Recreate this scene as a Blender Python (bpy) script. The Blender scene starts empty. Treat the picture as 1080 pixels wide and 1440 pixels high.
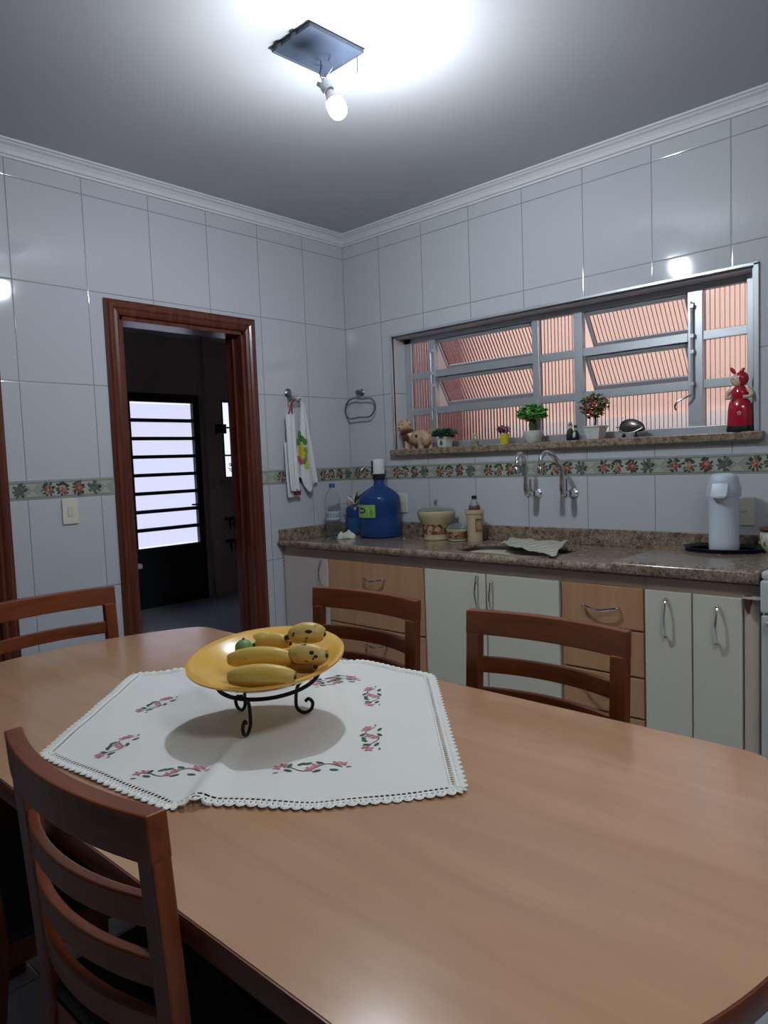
import bpy, bmesh, math, random
from mathutils import Vector, Matrix
random.seed(7)
PI = math.pi
SC = bpy.context.scene
COL = SC.collection

# ------------------------------------------------------------------ camera
FPX = 1002.3947
YAW, PITCH, ROLL = 0.7486, -0.0702, -0.0386
CAM = Vector((3.246078, -3.208623, 1.365))
_f = Vector((-math.sin(YAW)*math.cos(PITCH), math.cos(YAW)*math.cos(PITCH), math.sin(PITCH)))
_r = _f.cross(Vector((0, 0, 1))).normalized()
_u = _r.cross(_f)
RT = _r*math.cos(ROLL) + _u*math.sin(ROLL)
UP = _u*math.cos(ROLL) - _r*math.sin(ROLL)
cam = bpy.data.cameras.new('camera')
cam.sensor_fit = 'VERTICAL'
cam.sensor_height = 24.0
cam.lens = 24.0*FPX/1440.0
cam.clip_start = 0.02
camo = bpy.data.objects.new('camera', cam)
COL.objects.link(camo)
M = Matrix((RT, UP, -_f)).transposed().to_4x4()
M.translation = CAM
camo.matrix_world = M
SC.camera = camo

def P(a, b, x=None, y=None, z=None):
    """point of the photo (a,b) on a plane of the room"""
    d = RT*((a-540)/FPX) - UP*((b-720)/FPX) + _f
    if x is not None: t = (x-CAM.x)/d.x
    elif y is not None: t = (y-CAM.y)/d.y
    else: t = (z-CAM.z)/d.z
    return CAM + d*t

# ------------------------------------------------------------------ materials
def new_mat(name):
    m = bpy.data.materials.new(name); m.use_nodes = True
    nt = m.node_tree
    return m, nt, nt.nodes['Principled BSDF']

def N(nt, typ, **kw):
    n = nt.nodes.new(typ)
    for k, v in kw.items():
        if k in n.inputs: n.inputs[k].default_value = v
        else: setattr(n, k, v)
    return n

def math_n(nt, op, a, b=None, c=None):
    n = nt.nodes.new('ShaderNodeMath'); n.operation = op
    for i, v in enumerate((a, b, c)):
        if v is None: continue
        if isinstance(v, (int, float)): n.inputs[i].default_value = v
        else: nt.links.new(v, n.inputs[i])
    return n.outputs[0]

def c4(c): return (c[0], c[1], c[2], 1)

def mat(name, col, rough=0.5, metal=0.0, spec=0.5, var=0.0, vscale=20, bump=0.0, bscale=60, coat=0.0, trans=0.0, ior=1.45, emit=None, estr=0, sheen=0, sss=0):
    m, nt, b = new_mat(name)
    b.inputs['Base Color'].default_value = c4(col)
    b.inputs['Roughness'].default_value = rough
    b.inputs['Metallic'].default_value = metal
    b.inputs['Specular IOR Level'].default_value = spec
    b.inputs['IOR'].default_value = ior
    b.inputs['Coat Weight'].default_value = coat
    b.inputs['Transmission Weight'].default_value = trans
    if sheen: b.inputs['Sheen Weight'].default_value = sheen
    if emit:
        b.inputs['Emission Color'].default_value = c4(emit)
        b.inputs['Emission Strength'].default_value = estr
    tc = N(nt, 'ShaderNodeTexCoord')
    if var > 0:
        no = N(nt, 'ShaderNodeTexNoise', Scale=vscale, Detail=4.0)
        nt.links.new(tc.outputs['Object'], no.inputs['Vector'])
        mr = N(nt, 'ShaderNodeMapRange'); mr.inputs[1].default_value = .3; mr.inputs[2].default_value = .7
        mr.inputs[3].default_value = 1-var; mr.inputs[4].default_value = 1+var
        nt.links.new(no.outputs[0], mr.inputs[0])
        mx = N(nt, 'ShaderNodeVectorMath', operation='SCALE')
        mx.inputs[0].default_value = col[:3]
        nt.links.new(mr.outputs[0], mx.inputs['Scale'])
        nt.links.new(mx.outputs[0], b.inputs['Base Color'])
    if bump > 0:
        no = N(nt, 'ShaderNodeTexNoise', Scale=bscale, Detail=3.0)
        nt.links.new(tc.outputs['Object'], no.inputs['Vector'])
        bp = N(nt, 'ShaderNodeBump', Strength=bump, Distance=0.002)
        nt.links.new(no.outputs[0], bp.inputs['Height'])
        nt.links.new(bp.outputs[0], b.inputs['Normal'])
    return m

def wood(name, ca, cb, axis=0, rough=0.35, scale=1.0, coat=0.0, stretch=14.0, spec=.5):
    m, nt, b = new_mat(name)
    tc = N(nt, 'ShaderNodeTexCoord'); mp = N(nt, 'ShaderNodeMapping')
    s = [stretch*scale]*3; s[axis] = 1.1*scale
    mp.inputs['Scale'].default_value = s
    nt.links.new(tc.outputs['Object'], mp.inputs[0])
    no = N(nt, 'ShaderNodeTexNoise', Scale=2.0, Detail=6.0, Distortion=0.6)
    nt.links.new(mp.outputs[0], no.inputs['Vector'])
    cr = N(nt, 'ShaderNodeValToRGB')
    cr.color_ramp.elements[0].position = .3; cr.color_ramp.elements[0].color = c4(ca)
    cr.color_ramp.elements[1].position = .72; cr.color_ramp.elements[1].color = c4(cb)
    nt.links.new(no.outputs[0], cr.inputs[0])
    nt.links.new(cr.outputs[0], b.inputs['Base Color'])
    b.inputs['Roughness'].default_value = rough
    b.inputs['Specular IOR Level'].default_value = spec
    b.inputs['Coat Weight'].default_value = coat
    b.inputs['Coat Roughness'].default_value = .12
    return m

def speckle(name, ca, cb, cc, rough=.25):
    m, nt, b = new_mat(name)
    tc = N(nt, 'ShaderNodeTexCoord')
    n1 = N(nt, 'ShaderNodeTexNoise', Scale=38.0, Detail=8.0, Roughness=.7)
    n2 = N(nt, 'ShaderNodeTexNoise', Scale=150.0, Detail=3.0)
    for n in (n1, n2): nt.links.new(tc.outputs['Object'], n.inputs['Vector'])
    cr = N(nt, 'ShaderNodeValToRGB')
    e = cr.color_ramp.elements
    e[0].position = .36; e[0].color = c4(ca); e[1].position = .64; e[1].color = c4(cc)
    k = e.new(.5); k.color = c4(cb)
    nt.links.new(n1.outputs[0], cr.inputs[0])
    cr2 = N(nt, 'ShaderNodeValToRGB'); e = cr2.color_ramp.elements
    e[0].position = .33; e[0].color = (.25, .2, .16, 1); e[1].position = .45; e[1].color = (1, 1, 1, 1)
    nt.links.new(n2.outputs[0], cr2.inputs[0])
    mx = N(nt, 'ShaderNodeMix', data_type='RGBA', blend_type='MULTIPLY'); mx.inputs[0].default_value = 1
    nt.links.new(cr.outputs[0], mx.inputs[6]); nt.links.new(cr2.outputs[0], mx.inputs[7])
    nt.links.new(mx.outputs[2], b.inputs['Base Color'])
    b.inputs['Roughness'].default_value = rough
    return m

def tile_mat(name, axis, u0, col, grout, rough=.07, pu=.33, floor=False):
    m, nt, b = new_mat(name)
    tc = N(nt, 'ShaderNodeTexCoord'); sp = N(nt, 'ShaderNodeSeparateXYZ')
    nt.links.new(tc.outputs['Object'], sp.inputs[0])
    cu = sp.outputs[axis]; cz = sp.outputs[1 if floor else 2]
    un = math_n(nt, 'DIVIDE', math_n(nt, 'SUBTRACT', cu, u0), pu)
    fu = math_n(nt, 'SUBTRACT', math_n(nt, 'FRACT', math_n(nt, 'ADD', un, 100.5)), .5)
    du = math_n(nt, 'MULTIPLY', math_n(nt, 'ABSOLUTE', fu), pu)
    if floor:
        zn = math_n(nt, 'DIVIDE', cz, pu); ph = pu
    else:
        hi = math_n(nt, 'GREATER_THAN', cz, 1.30)
        z0 = math_n(nt, 'MULTIPLY_ADD', hi, .0795, 1.26)
        zn = math_n(nt, 'DIVIDE', math_n(nt, 'SUBTRACT', cz, z0), .4315); ph = .4315
    fz = math_n(nt, 'SUBTRACT', math_n(nt, 'FRACT', math_n(nt, 'ADD', zn, 100.5)), .5)
    dz = math_n(nt, 'MULTIPLY', math_n(nt, 'ABSOLUTE', fz), ph)
    d = math_n(nt, 'MINIMUM', du, dz)
    mr = N(nt, 'ShaderNodeMapRange', interpolation_type='SMOOTHSTEP')
    mr.inputs[1].default_value = .0014; mr.inputs[2].default_value = .0026
    nt.links.new(d, mr.inputs[0])
    mx = N(nt, 'ShaderNodeMix', data_type='RGBA')
    mx.inputs[6].default_value = c4(grout); mx.inputs[7].default_value = c4(col)
    nt.links.new(mr.outputs[0], mx.inputs[0])
    nt.links.new(mx.outputs[2], b.inputs['Base Color'])
    # pillowed edges and a tiny tilt of each tile
    pr = N(nt, 'ShaderNodeMapRange', interpolation_type='SMOOTHSTEP')
    pr.inputs[1].default_value = 0; pr.inputs[2].default_value = .006
    pr.inputs[3].default_value = 0; pr.inputs[4].default_value = .0009
    nt.links.new(d, pr.inputs[0])
    wn = N(nt, 'ShaderNodeTexWhiteNoise', noise_dimensions='3D')
    cb = N(nt, 'ShaderNodeCombineXYZ')
    nt.links.new(math_n(nt, 'FLOOR', un), cb.inputs[0]); nt.links.new(math_n(nt, 'FLOOR', zn), cb.inputs[1])
    nt.links.new(cb.outputs[0], wn.inputs['Vector'])
    sc = N(nt, 'ShaderNodeSeparateColor'); nt.links.new(wn.outputs['Color'], sc.inputs[0])
    fru = math_n(nt, 'FRACT', math_n(nt, 'ADD', un, 100)); frz = math_n(nt, 'FRACT', math_n(nt, 'ADD', zn, 100))
    t1 = math_n(nt, 'MULTIPLY', math_n(nt, 'SUBTRACT', sc.outputs[0], .5), fru)
    t2 = math_n(nt, 'MULTIPLY', math_n(nt, 'SUBTRACT', sc.outputs[1], .5), frz)
    tt = math_n(nt, 'MULTIPLY', math_n(nt, 'ADD', t1, t2), .0022)
    h = math_n(nt, 'ADD', pr.outputs[0], tt)
    bp = N(nt, 'ShaderNodeBump', Strength=1.0, Distance=1.0)
    nt.links.new(h, bp.inputs['Height']); nt.links.new(bp.outputs[0], b.inputs['Normal'])
    b.inputs['Roughness'].default_value = rough
    return m

LEFT_U0, BACK_U0 = -.338, .2995
m_tileL = tile_mat('tile_left', 1, LEFT_U0, (.52, .54, .59), (.26, .28, .32))
m_tileB = tile_mat('tile_back', 0, BACK_U0, (.52, .545, .585), (.26, .28, .32))
m_ceil = mat('ceiling_paint', (.50, .505, .53), .85, var=.03, vscale=1.5)
m_crown = mat('plaster_crown', (.66, .67, .70), .6)
m_floor = tile_mat('floor_tile', 0, 0, (.42, .45, .5), (.2, .21, .23), rough=.22, pu=.42, floor=True)
m_lfloor = tile_mat('laundry_floor_tile', 0, 0, (.55, .60, .68), (.3, .31, .33), rough=.35, pu=.42, floor=True)
m_frame = wood('door_wood', (.075, .015, .009), (.15, .038, .02), 2, rough=.25, stretch=20)
m_door = wood('door_leaf_wood', (.09, .018, .01), (.17, .04, .02), 2, rough=.3, stretch=16)
m_granite = speckle('granite', (.11, .075, .05), (.26, .20, .145), (.36, .30, .235), .18)
m_white = mat('cabinet_white', (.72, .71, .60), .35)
m_pinkwhite = mat('cabinet_pinkish_white', (.64, .57, .53), .4)
m_carc = mat('cabinet_carcass', (.64, .54, .44), .45)
m_beech = wood('cabinet_beech', (.52, .275, .14), (.60, .345, .19), 2, rough=.4, stretch=10)
m_chrome = mat('chrome', (.75, .75, .76), .12, 1.0)
m_alu = mat('aluminium', (.52, .55, .59), .38, .6)
m_alud = mat('aluminium_lining', (.58, .58, .61), .45, .2)
m_table = wood('table_top', (.46, .26, .15), (.53, .315, .185), 0, rough=.20, stretch=9, coat=.25)
m_edge = wood('table_edge', (.11, .028, .012), (.17, .045, .018), 0, rough=.35)
m_chair = wood('chair_wood', (.13, .027, .008), (.24, .060, .016), 2, rough=.36, stretch=16)
m_chairx = wood('chair_wood_rail', (.13, .027, .008), (.24, .060, .016), 0, rough=.36, stretch=16)
m_seat = mat('black_upholstery', (.02, .018, .018), .7)
m_black = mat('black_plastic', (.012, .012, .014), .4)
m_iron = mat('wrought_iron', (.02, .016, .014), .45, .6)
m_darkmet = mat('dark_metal', (.035, .040, .05), .5, .3)

# ------------------------------------------------------------------ mesh builder
class MB:
    def __init__(s): s.v = []; s.f = []; s.mi = []
    def add(s, vs, fs, mi=0):
        o = len(s.v); s.v += [Vector(v) for v in vs]
        s.f += [tuple(i+o for i in f) for f in fs]; s.mi += [mi]*len(fs); return s
    def box(s, x0, x1, y0, y1, z0, z1, mi=0, M=None):
        vs = [Vector((x, y, z)) for z in (z0, z1) for y in (y0, y1) for x in (x0, x1)]
        if M: vs = [M @ v for v in vs]
        return s.add(vs, [(0, 2, 3, 1), (4, 5, 7, 6), (0, 1, 5, 4), (2, 6, 7, 3), (0, 4, 6, 2), (1, 3, 7, 5)], mi)
    def rings(s, rs, closed=False, caps=True, mi=0):
        n = len(rs[0]); vs = [p for r in rs for p in r]; fs = []
        m = len(rs)
        for i in range(m if closed else m-1):
            j = (i+1) % m
            for k in range(n):
                l = (k+1) % n
                fs.append((i*n+k, i*n+l, j*n+l, j*n+k))
        if caps and not closed:
            fs.append(tuple(range(n-1, -1, -1))); fs.append(tuple((m-1)*n+k for k in range(n)))
        return s.add(vs, fs, mi)
    def tube(s, pts, r, seg=8, closed=False, mi=0, flat=1.0, caps=True):
        pts = [Vector(p) for p in pts]; m = len(pts)
        rad = r if isinstance(r, (list, tuple)) else [r]*m
        prev = None; rs = []
        for i, p in enumerate(pts):
            a = pts[(i-1) % m] if (closed or i > 0) else p
            b = pts[(i+1) % m] if (closed or i < m-1) else p
            t = (b-a).normalized()
            if prev is None:
                up = Vector((0, 0, 1)) if abs(t.z) < .9 else Vector((1, 0, 0))
                nn = t.cross(up).normalized()
            else:
                nn = (prev - t*prev.dot(t)).normalized()
            prev = nn; bb = t.cross(nn)
            rs.append([p + nn*math.cos(2*PI*k/seg)*rad[i] + bb*math.sin(2*PI*k/seg)*rad[i]*flat for k in range(seg)])
        return s.rings(rs, closed, caps, mi)
    def lathe(s, prof, c=(0, 0, 0), seg=32, mi=0, M=None, sx=1, sy=1, wob=None):
        c = Vector(c); rs = []
        for (r, z) in prof:
            ring = []
            for k in range(seg):
                a = 2*PI*k/seg; rr = max(r, 1e-4)
                if wob: rr *= wob(a, z)
                p = Vector((rr*math.cos(a)*sx, rr*math.sin(a)*sy, z))
                if M: p = M @ p
                ring.append(p + c)
            rs.append(ring)
        return s.rings(rs, False, True, mi)
    def prism(s, poly, z0, z1, mi=0, M=None):
        n = len(poly)
        vs = [Vector((p[0], p[1], z0)) for p in poly] + [Vector((p[0], p[1], z1)) for p in poly]
        if M: vs = [M @ v for v in vs]
        fs = [tuple(range(n-1, -1, -1)), tuple(range(n, 2*n))] + [(i, (i+1) % n, n+(i+1) % n, n+i) for i in range(n)]
        return s.add(vs, fs, mi)
    def ell(s, c, rx, ry=None, rz=None, seg=16, mi=0, M=None):
        ry = rx if ry is None else ry; rz = rx if rz is None else rz
        c = Vector(c); rs = []; k2 = max(6, seg//2)
        for i in range(k2+1):
            a = -PI/2 + PI*i/k2; cr = max(math.cos(a), .01); z = math.sin(a)
            ring = []
            for k in range(seg):
                p = Vector((rx*cr*math.cos(2*PI*k/seg), ry*cr*math.sin(2*PI*k/seg), rz*z))
                if M: p = M @ p
                ring.append(p + c)
            rs.append(ring)
        return s.rings(rs, False, True, mi)
    def build(s, name, mats, parent=None, smooth=False, bevel=0, loc=None, seg=2):
        me = bpy.data.meshes.new(name)
        off = Vector((0, 0, 0))
        if parent is not None: off = abs_loc(parent)
        if loc is not None: off = Vector(loc)
        me.from_pydata([tuple(v-off) for v in s.v], [], s.f)
        if not isinstance(mats, (list, tuple)): mats = [mats]
        for m in mats: me.materials.append(m)
        for p, i in zip(me.polygons, s.mi): p.material_index = i; p.use_smooth = smooth
        bm = bmesh.new(); bm.from_mesh(me)
        bmesh.ops.recalc_face_normals(bm, faces=bm.faces); bm.to_mesh(me); bm.free()
        me.update()
        if smooth:
            try: me.set_sharp_from_angle(angle=math.radians(38))
            except Exception: pass
        o = bpy.data.objects.new(name, me); COL.objects.link(o)
        if parent is not None: o.parent = parent; o.location = (0, 0, 0)
        else: o.location = off
        if loc is not None and parent is not None: o.location = off - abs_loc(parent)
        if bevel:
            b = o.modifiers.new('bevel', 'BEVEL'); b.width = bevel; b.segments = seg
            b.limit_method = 'ANGLE'; b.angle_limit = math.radians(40)
        return o

def abs_loc(o):
    v = Vector((0, 0, 0))
    while o is not None: v = v + o.location; o = o.parent
    return v

def thing(name, label, cat, loc=(0, 0, 0), group=None):
    o = bpy.data.objects.new(name, None); COL.objects.link(o)
    o.empty_display_size = .05; o.location = loc
    o['label'] = label; o['category'] = cat
    if group: o['group'] = group
    return o
def tag(o, label, cat, group=None):
    o['label'] = label; o['category'] = cat
    if group: o['group'] = group
    return o
def struct(o, label=None):
    o['kind'] = 'structure'
    if label: o['label'] = label
    return o
def sempty(name, loc=(0, 0, 0)):
    o = bpy.data.objects.new(name, None); COL.objects.link(o); o.location = loc; o['kind'] = 'structure'; o.empty_display_size = .05
    return o
def bez(pts, n=8, closed=False):
    """Catmull-Rom through points"""
    pts = [Vector(p) for p in pts]; out = []; m = len(pts)
    rng = range(m) if closed else range(m-1)
    for i in rng:
        p0 = pts[(i-1) % m] if (closed or i > 0) else pts[0]*2-pts[1]
        p1 = pts[i]; p2 = pts[(i+1) % m]
        p3 = pts[(i+2) % m] if (closed or i+2 < m) else pts[m-1]*2-pts[m-2]
        for k in range(n):
            t = k/n
            out.append(.5*((2*p1)+(-p0+p2)*t+(2*p0-5*p1+4*p2-p3)*t*t+(-p0+3*p1-3*p2+p3)*t**3))
    if not closed: out.append(pts[-1])
    return out

# ------------------------------------------------------------------ room shell
CZ = 2.77
XR, YF = 4.1, -6.2          # right wall and the wall behind the camera
LX, LY0, LY1 = -3.25, -2.1, 2.0   # laundry extents
struct(MB().box(0, XR, YF, 0, -.1, 0).build('floor', m_floor))
struct(MB().box(-.14, XR+.1, YF-.1, .15, CZ, CZ+.12).build('ceiling', m_ceil))
# left wall with two openings
D1 = (-1.515, -.795, 2.105)   # y0,y1,z of the opening
D2 = (-2.94, -2.14, 2.105)
w = MB()
w.box(-.14, 0, D1[1], .15, 0, CZ).box(-.14, 0, D1[0], D1[1], D1[2], CZ).box(-.14, 0, D2[1], D1[0], 0, CZ)
w.box(-.14, 0, D2[0], D2[1], D2[2], CZ).box(-.14, 0, YF, D2[0], 0, CZ)
struct(w.build('wall_left', m_tileL))
# back wall with window opening
WX0, WX1, WZ0, WZ1 = .385, 2.365, 1.405, 2.10
w = MB()
w.box(0, WX0, 0, .15, 0, CZ).box(WX1, XR, 0, .15, 0, CZ).box(WX0, WX1, 0, .15, 0, WZ0).box(WX0, WX1, 0, .15, WZ1, CZ)
struct(w.build('wall_back', m_tileB))
struct(MB().box(XR, XR+.1, YF, .15, 0, CZ).build('wall_right', mat('right_wall_paint', (.26, .24, .22), .8)))
struct(MB().box(-.14, XR+.1, YF-.1, YF, 0, CZ).build('wall_front', mat('front_wall_paint', (.16, .12, .09), .8)))

# crown mouldings
def crown(name, p0, p1, nrm, matl, zc=CZ, mitre0=1, mitre1=1):
    prof = [(0, -.064), (.010, -.064), (.012, -.054), (.020, -.052), (.024, -.036), (.034, -.022), (.046, -.016), (.050, -.010), (.058, -.008), (.060, 0), (0, 0)]
    p0 = Vector(p0); p1 = Vector(p1); nrm = Vector(nrm); d = (p1-p0).normalized()
    r0 = [p0 + nrm*a + d*a*mitre0 + Vector((0, 0, zc+b)) for a, b in prof]
    r1 = [p1 + nrm*a - d*a*mitre1 + Vector((0, 0, zc+b)) for a, b in prof]
    return struct(MB().rings([r0, r1]).build(name, matl))
crown('trim_1', (0, 0, 0), (0, YF, 0), (1, 0, 0), m_crown)
crown('trim_2', (0, 0, 0), (XR, 0, 0), (0, -1, 0), m_crown)
crown('trim_7', (XR, 0, 0), (XR, YF, 0), (-1, 0, 0), m_crown)
crown('trim_8', (0, YF, 0), (XR, YF, 0), (0, 1, 0), m_crown)

# decorative border of fruit tiles
m_bbase = mat('border_glaze', (.42, .43, .38), .15)
m_bline = mat('border_line', (.13, .15, .13), .2)
m_bgreen = mat('border_leaf_green', (.06, .085, .06), .2, var=.6, vscale=90)
m_bred = mat('border_fruit_red', (.29, .085, .06), .2, var=.6, vscale=70)
m_bpeach = mat('border_fruit_peach', (.36, .22, .15), .2, var=.5, vscale=70)
m_bgrey = mat('border_fig_grey', (.10, .13, .12), .2, var=.5, vscale=80)
BM = [m_bbase, m_bline, m_bgreen, m_bred, m_bpeach, m_bgrey]
def border(name, to3, u_lo, u_hi, u0, cuts=()):
    """to3(u, z, h): wall coordinate -> 3-D, h = height off the wall"""
    mb = MB(); z0, z1 = 1.2605, 1.339
    def quad(us, zs, h, mi):
        mb.add([to3(us[0], zs[0], h), to3(us[1], zs[0], h), to3(us[1], zs[1], h), to3(us[0], zs[1], h)], [(0, 1, 2, 3)], mi)
    def blob(u, z, ru, rz, mi, h, rot=0, n=12, lob=0, amp=0):
        vs = []
        for k in range(n):
            a = 2*PI*k/n; q = 1+amp*math.cos(lob*a)
            x, y = ru*q*math.cos(a), rz*q*math.sin(a)
            vs.append(to3(u+x*math.cos(rot)-y*math.sin(rot), z+x*math.sin(rot)+y*math.cos(rot), h))
        mb.add(vs, [tuple(range(n))], mi)
    for (a, b) in segs_minus(u_lo, u_hi, cuts):
        vs = [to3(u, z, h) for h in (-.001, .003) for z in (z0, z1) for u in (a, b)]
        mb.add(vs, [(0, 2, 3, 1), (4, 5, 7, 6), (0, 1, 5, 4), (2, 6, 7, 3), (0, 4, 6, 2), (1, 3, 7, 5)], 0)
        for z in (z0+.005, z0+.009, z1-.005, z1-.009):
            quad((a, b), (z-.0011, z+.0011), .0033, 1)
    rnd = random.Random(5)
    k0 = math.floor((u_lo-u0)/.33)-1
    for k in range(k0, k0+22):
        base = u0 + k*.33 + .02
        def ok(u, m=.022):
            if u-m < u_lo or u+m > u_hi: return False
            return not any(c0-m < u < c1+m for c0, c1 in cuts)
        zc = (z0+z1)/2
        # diamond lattice at the tile joint
        for s in (-1, 1):
            for off in (0, .012, .024):
                for t in range(6):
                    uu = base + s*(off+.004+t*.0052); zz0 = t*.0048
                    if ok(uu, .004):
                        for sg in (-1, 1):
                            quad((uu-.0026, uu+.0026), (zc+sg*zz0-.0017, zc+sg*zz0+.0017), .0034, 1)
        for j, fr in enumerate((.21, .40, .62, .84)):
            u = base + .33*fr; z = zc + rnd.uniform(-.002, .002)
            if not ok(u, .026): continue
            # leaves around
            for q in range(11):
                a = q*2*PI/11 + rnd.uniform(-.3, .3); q_ = rnd.uniform(.85, 1.1)
                blob(u+.024*q_*math.cos(a), z+.026*q_*math.sin(a), .0105, .0055, 5 if (j == 3 or q % 3 == 0) else 2, .0036+.00002*q, a+rnd.uniform(-.6, .6), 8)
            if j == 0:
                for q in range(6):
                    a = q*2*PI/6; blob(u+.011*math.cos(a), z-.002+.011*math.sin(a), .0085, .0085, 3 if q % 2 else 4, .0040+q*.00005, n=9)
                blob(u-.014, z+.016, .008, .006, 2, .0046)
            elif j == 1:
                blob(u+.004, z-.010, .016, .014, 4, .0040); blob(u+.001, z+.007, .009, .014, 4, .0041)
                blob(u+.010, z-.012, .006, .009, 3, .0043); blob(u-.006, z+.024, .016, .006, 2, .0044, .4)
                blob(u+.014, z+.020, .012, .006, 2, .0045, -.5)
            elif j == 2:
                blob(u, z-.001, .020, .018, 3, .0040, lob=5, amp=.06); blob(u+.004, z+.003, .010, .008, 4, .0043)
                blob(u-.010, z+.023, .014, .006, 2, .0044, .5); blob(u+.012, z-.021, .013, .006, 2, .0045, .2)
            else:
                blob(u, z, .024, .017, 5, .0040, .2, lob=3, amp=.15); blob(u-.010, z-.006, .010, .008, 1, .0043)
                blob(u+.012, z+.005, .009, .007, 1, .0044); blob(u+.026, z+.002, .011, .006, 2, .0042, .6)
    return struct(mb.build(name, BM))
def segs_minus(a, b, cuts):
    out = []; cur = a
    for c0, c1 in sorted(cuts):
        if c0 > cur: out.append((cur, c0))
        cur = max(cur, c1)
    if cur < b: out.append((cur, b))
    return out
border('trim_3', lambda u, z, h: Vector((h, u, z)), -4.2, -.004, LEFT_U0, cuts=((-1.582, -.716), (-3.01, -2.072)))
border('trim_4', lambda u, z, h: Vector((u, -h, z)), .004, XR, BACK_U0)

# door casings
def casing(parent, y0, y1, zt, wd=.075, x=0.0, matl=m_frame):
    prof = [(0, 0), (.006, .014), (.018, .020), (.030, .016), (.040, .022), (.055, .022), (.062, .016), (wd, .010), (wd, 0)]
    # path: outer profile coordinate goes outward from the opening
    def ring(y, z, dy, dz): return [Vector((x + h, y + dy*a, z + dz*a)) for a, h in prof]
    rs = [ring(y0, 0, -1, 0), ring(y0, zt, -1, 1), ring(y1, zt, 1, 1), ring(y1, 0, 1, 0)]
    return MB().rings(rs).build('casing', matl, parent, bevel=0)
d1 = sempty('door_1', (0, -1.155, 0))
casing(d1, D1[0]-.0, D1[1]+.0, D1[2])
j = MB().box(-.145, .002, D1[0], D1[0]+.018, 0, D1[2]).box(-.145, .002, D1[1]-.018, D1[1], 0, D1[2]).box(-.145, .002, D1[0], D1[1], D1[2]-.018, D1[2])
j.box(-.075, -.06, D1[0]+.018, D1[0]+.03, 0, D1[2]-.018).box(-.075, -.06, D1[1]-.03, D1[1]-.018, 0, D1[2]-.018)
j.build('jamb', m_frame, d1, bevel=.002)
d2 = sempty('door_2', (0, -2.54, 0))
casing(d2, D2[0], D2[1], D2[2])
MB().box(-.10, .001, D2[0], D2[0]+.018, 0, D2[2]).box(-.10, .001, D2[1]-.018, D2[1], 0, D2[2]).box(-.10, .001, D2[0], D2[1], D2[2]-.018, D2[2]).build('jamb', m_frame, d2)
lf = MB().box(-.06, -.025, D2[0]+.018, D2[1]-.018, 0, D2[2]-.018)
for (za, zb) in ((.2, .95), (1.08, 1.95)):
    for (ya, yb) in ((D2[0]+.12, D2[0]+.37), (D2[0]+.43, D2[1]-.12)):
        lf.box(-.03, -.015, ya, yb, za, zb)
lf.build('door_leaf', m_door, d2, bevel=.006)
h = MB().tube([(-.025, D2[0]+.08, 1.02), (.03, D2[0]+.08, 1.02), (.035, D2[0]+.10, 1.02), (.035, D2[0]+.19, 1.02)], .009)
h.box(-.026, -.018, D2[0]+.055, D2[0]+.105, .92, 1.1)
h.build('door_handle', m_chrome, d2, smooth=True)

# light switch between the doors
def plate(name, label, cat, c, nrm, w, hgt, toggles=1, outlet=False):
    c = Vector(c); n = Vector(nrm); s = Vector((0, 0, 1)).cross(n).normalized()
    R = Matrix((s, Vector((0, 0, 1)), n)).transposed().to_4x4(); R.translation = c
    t = thing(name, label, cat, c)
    m = MB().box(-w/2, w/2, -hgt/2, hgt/2, 0, .008, M=R); m.build('cover_plate', m_plate, t, bevel=.003)
    if outlet:
        g = MB()
        g.prism([(.019*math.cos(a*PI/3), .013*math.sin(a*PI/3)) for a in range(6)], .0075, .0092, M=R)
        g.build('socket_insert', m_plate2, t)
        g = MB()
        for dx in (-.009, 0, .009):
            g.prism([(dx+.0022*math.cos(a*PI/4), (-.0025 if dx == 0 else 0)+.0022*math.sin(a*PI/4)) for a in range(8)], .0092, .0096, M=R)
        g.build('socket_hole', m_black, t)
    else:
        MB().box(-.012, .012, -.022, .022, .0075, .0105, M=R).build('rocker', m_plate2, t, bevel=.002)
    return t
m_plate = mat('ivory_plate', (.66, .64, .54), .35)
m_plate2 = mat('ivory_rocker', (.60, .58, .50), .35)
plate('light_switch', 'ivory light switch below the fruit border, between the two brown door frames', 'light switch', (0, -1.810, 1.195), (1, 0, 0), .072, .115)
plate('power_outlet', 'white outlet plate on the tiles just right of the blue water jug', 'outlet', (.425, 0, 1.115), (0, -1, 0), .075, .115, outlet=True)
plate('power_outlet', 'white outlet plate on the tiles partly behind the right side of the thermos', 'outlet', (2.325, 0, 1.10), (0, -1, 0), .085, .118, outlet=True)

# ------------------------------------------------------------------ laundry beyond the doorway
m_lw = mat('laundry_wall', (.62, .54, .50), .8, var=.08, vscale=3)
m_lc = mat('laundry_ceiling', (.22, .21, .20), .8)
struct(MB().box(LX-.2, -.14, LY0, LY1, -.1, 0).build('floor_laundry', m_lfloor))
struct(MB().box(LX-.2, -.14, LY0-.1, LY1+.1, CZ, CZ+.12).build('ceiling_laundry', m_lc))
w = MB()   # far wall with door and window
LD = (.175, 1.0, 2.13); LW = (1.28, 1.78, 1.25, 2.09)
w.box(LX-.12, LX, LY0, LD[0], 0, CZ).box(LX-.12, LX, LD[0], LD[1], LD[2], CZ).box(LX-.12, LX, LD[1], LW[0], 0, CZ)
w.box(LX-.12, LX, LW[0], LW[1], 0, LW[2]).box(LX-.12, LX, LW[0], LW[1], LW[3], CZ).box(LX-.12, LX, LW[1], LY1, 0, CZ)
struct(w.build('wall_laundry_far', m_lw))
struct(MB().box(LX, -.14, LY0-.1, LY0, 0, CZ).build('wall_laundry_left', m_lw))
struct(MB().box(LX, -.14, LY1, LY1+.1, 0, CZ).build('wall_laundry_right', m_lw))
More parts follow.
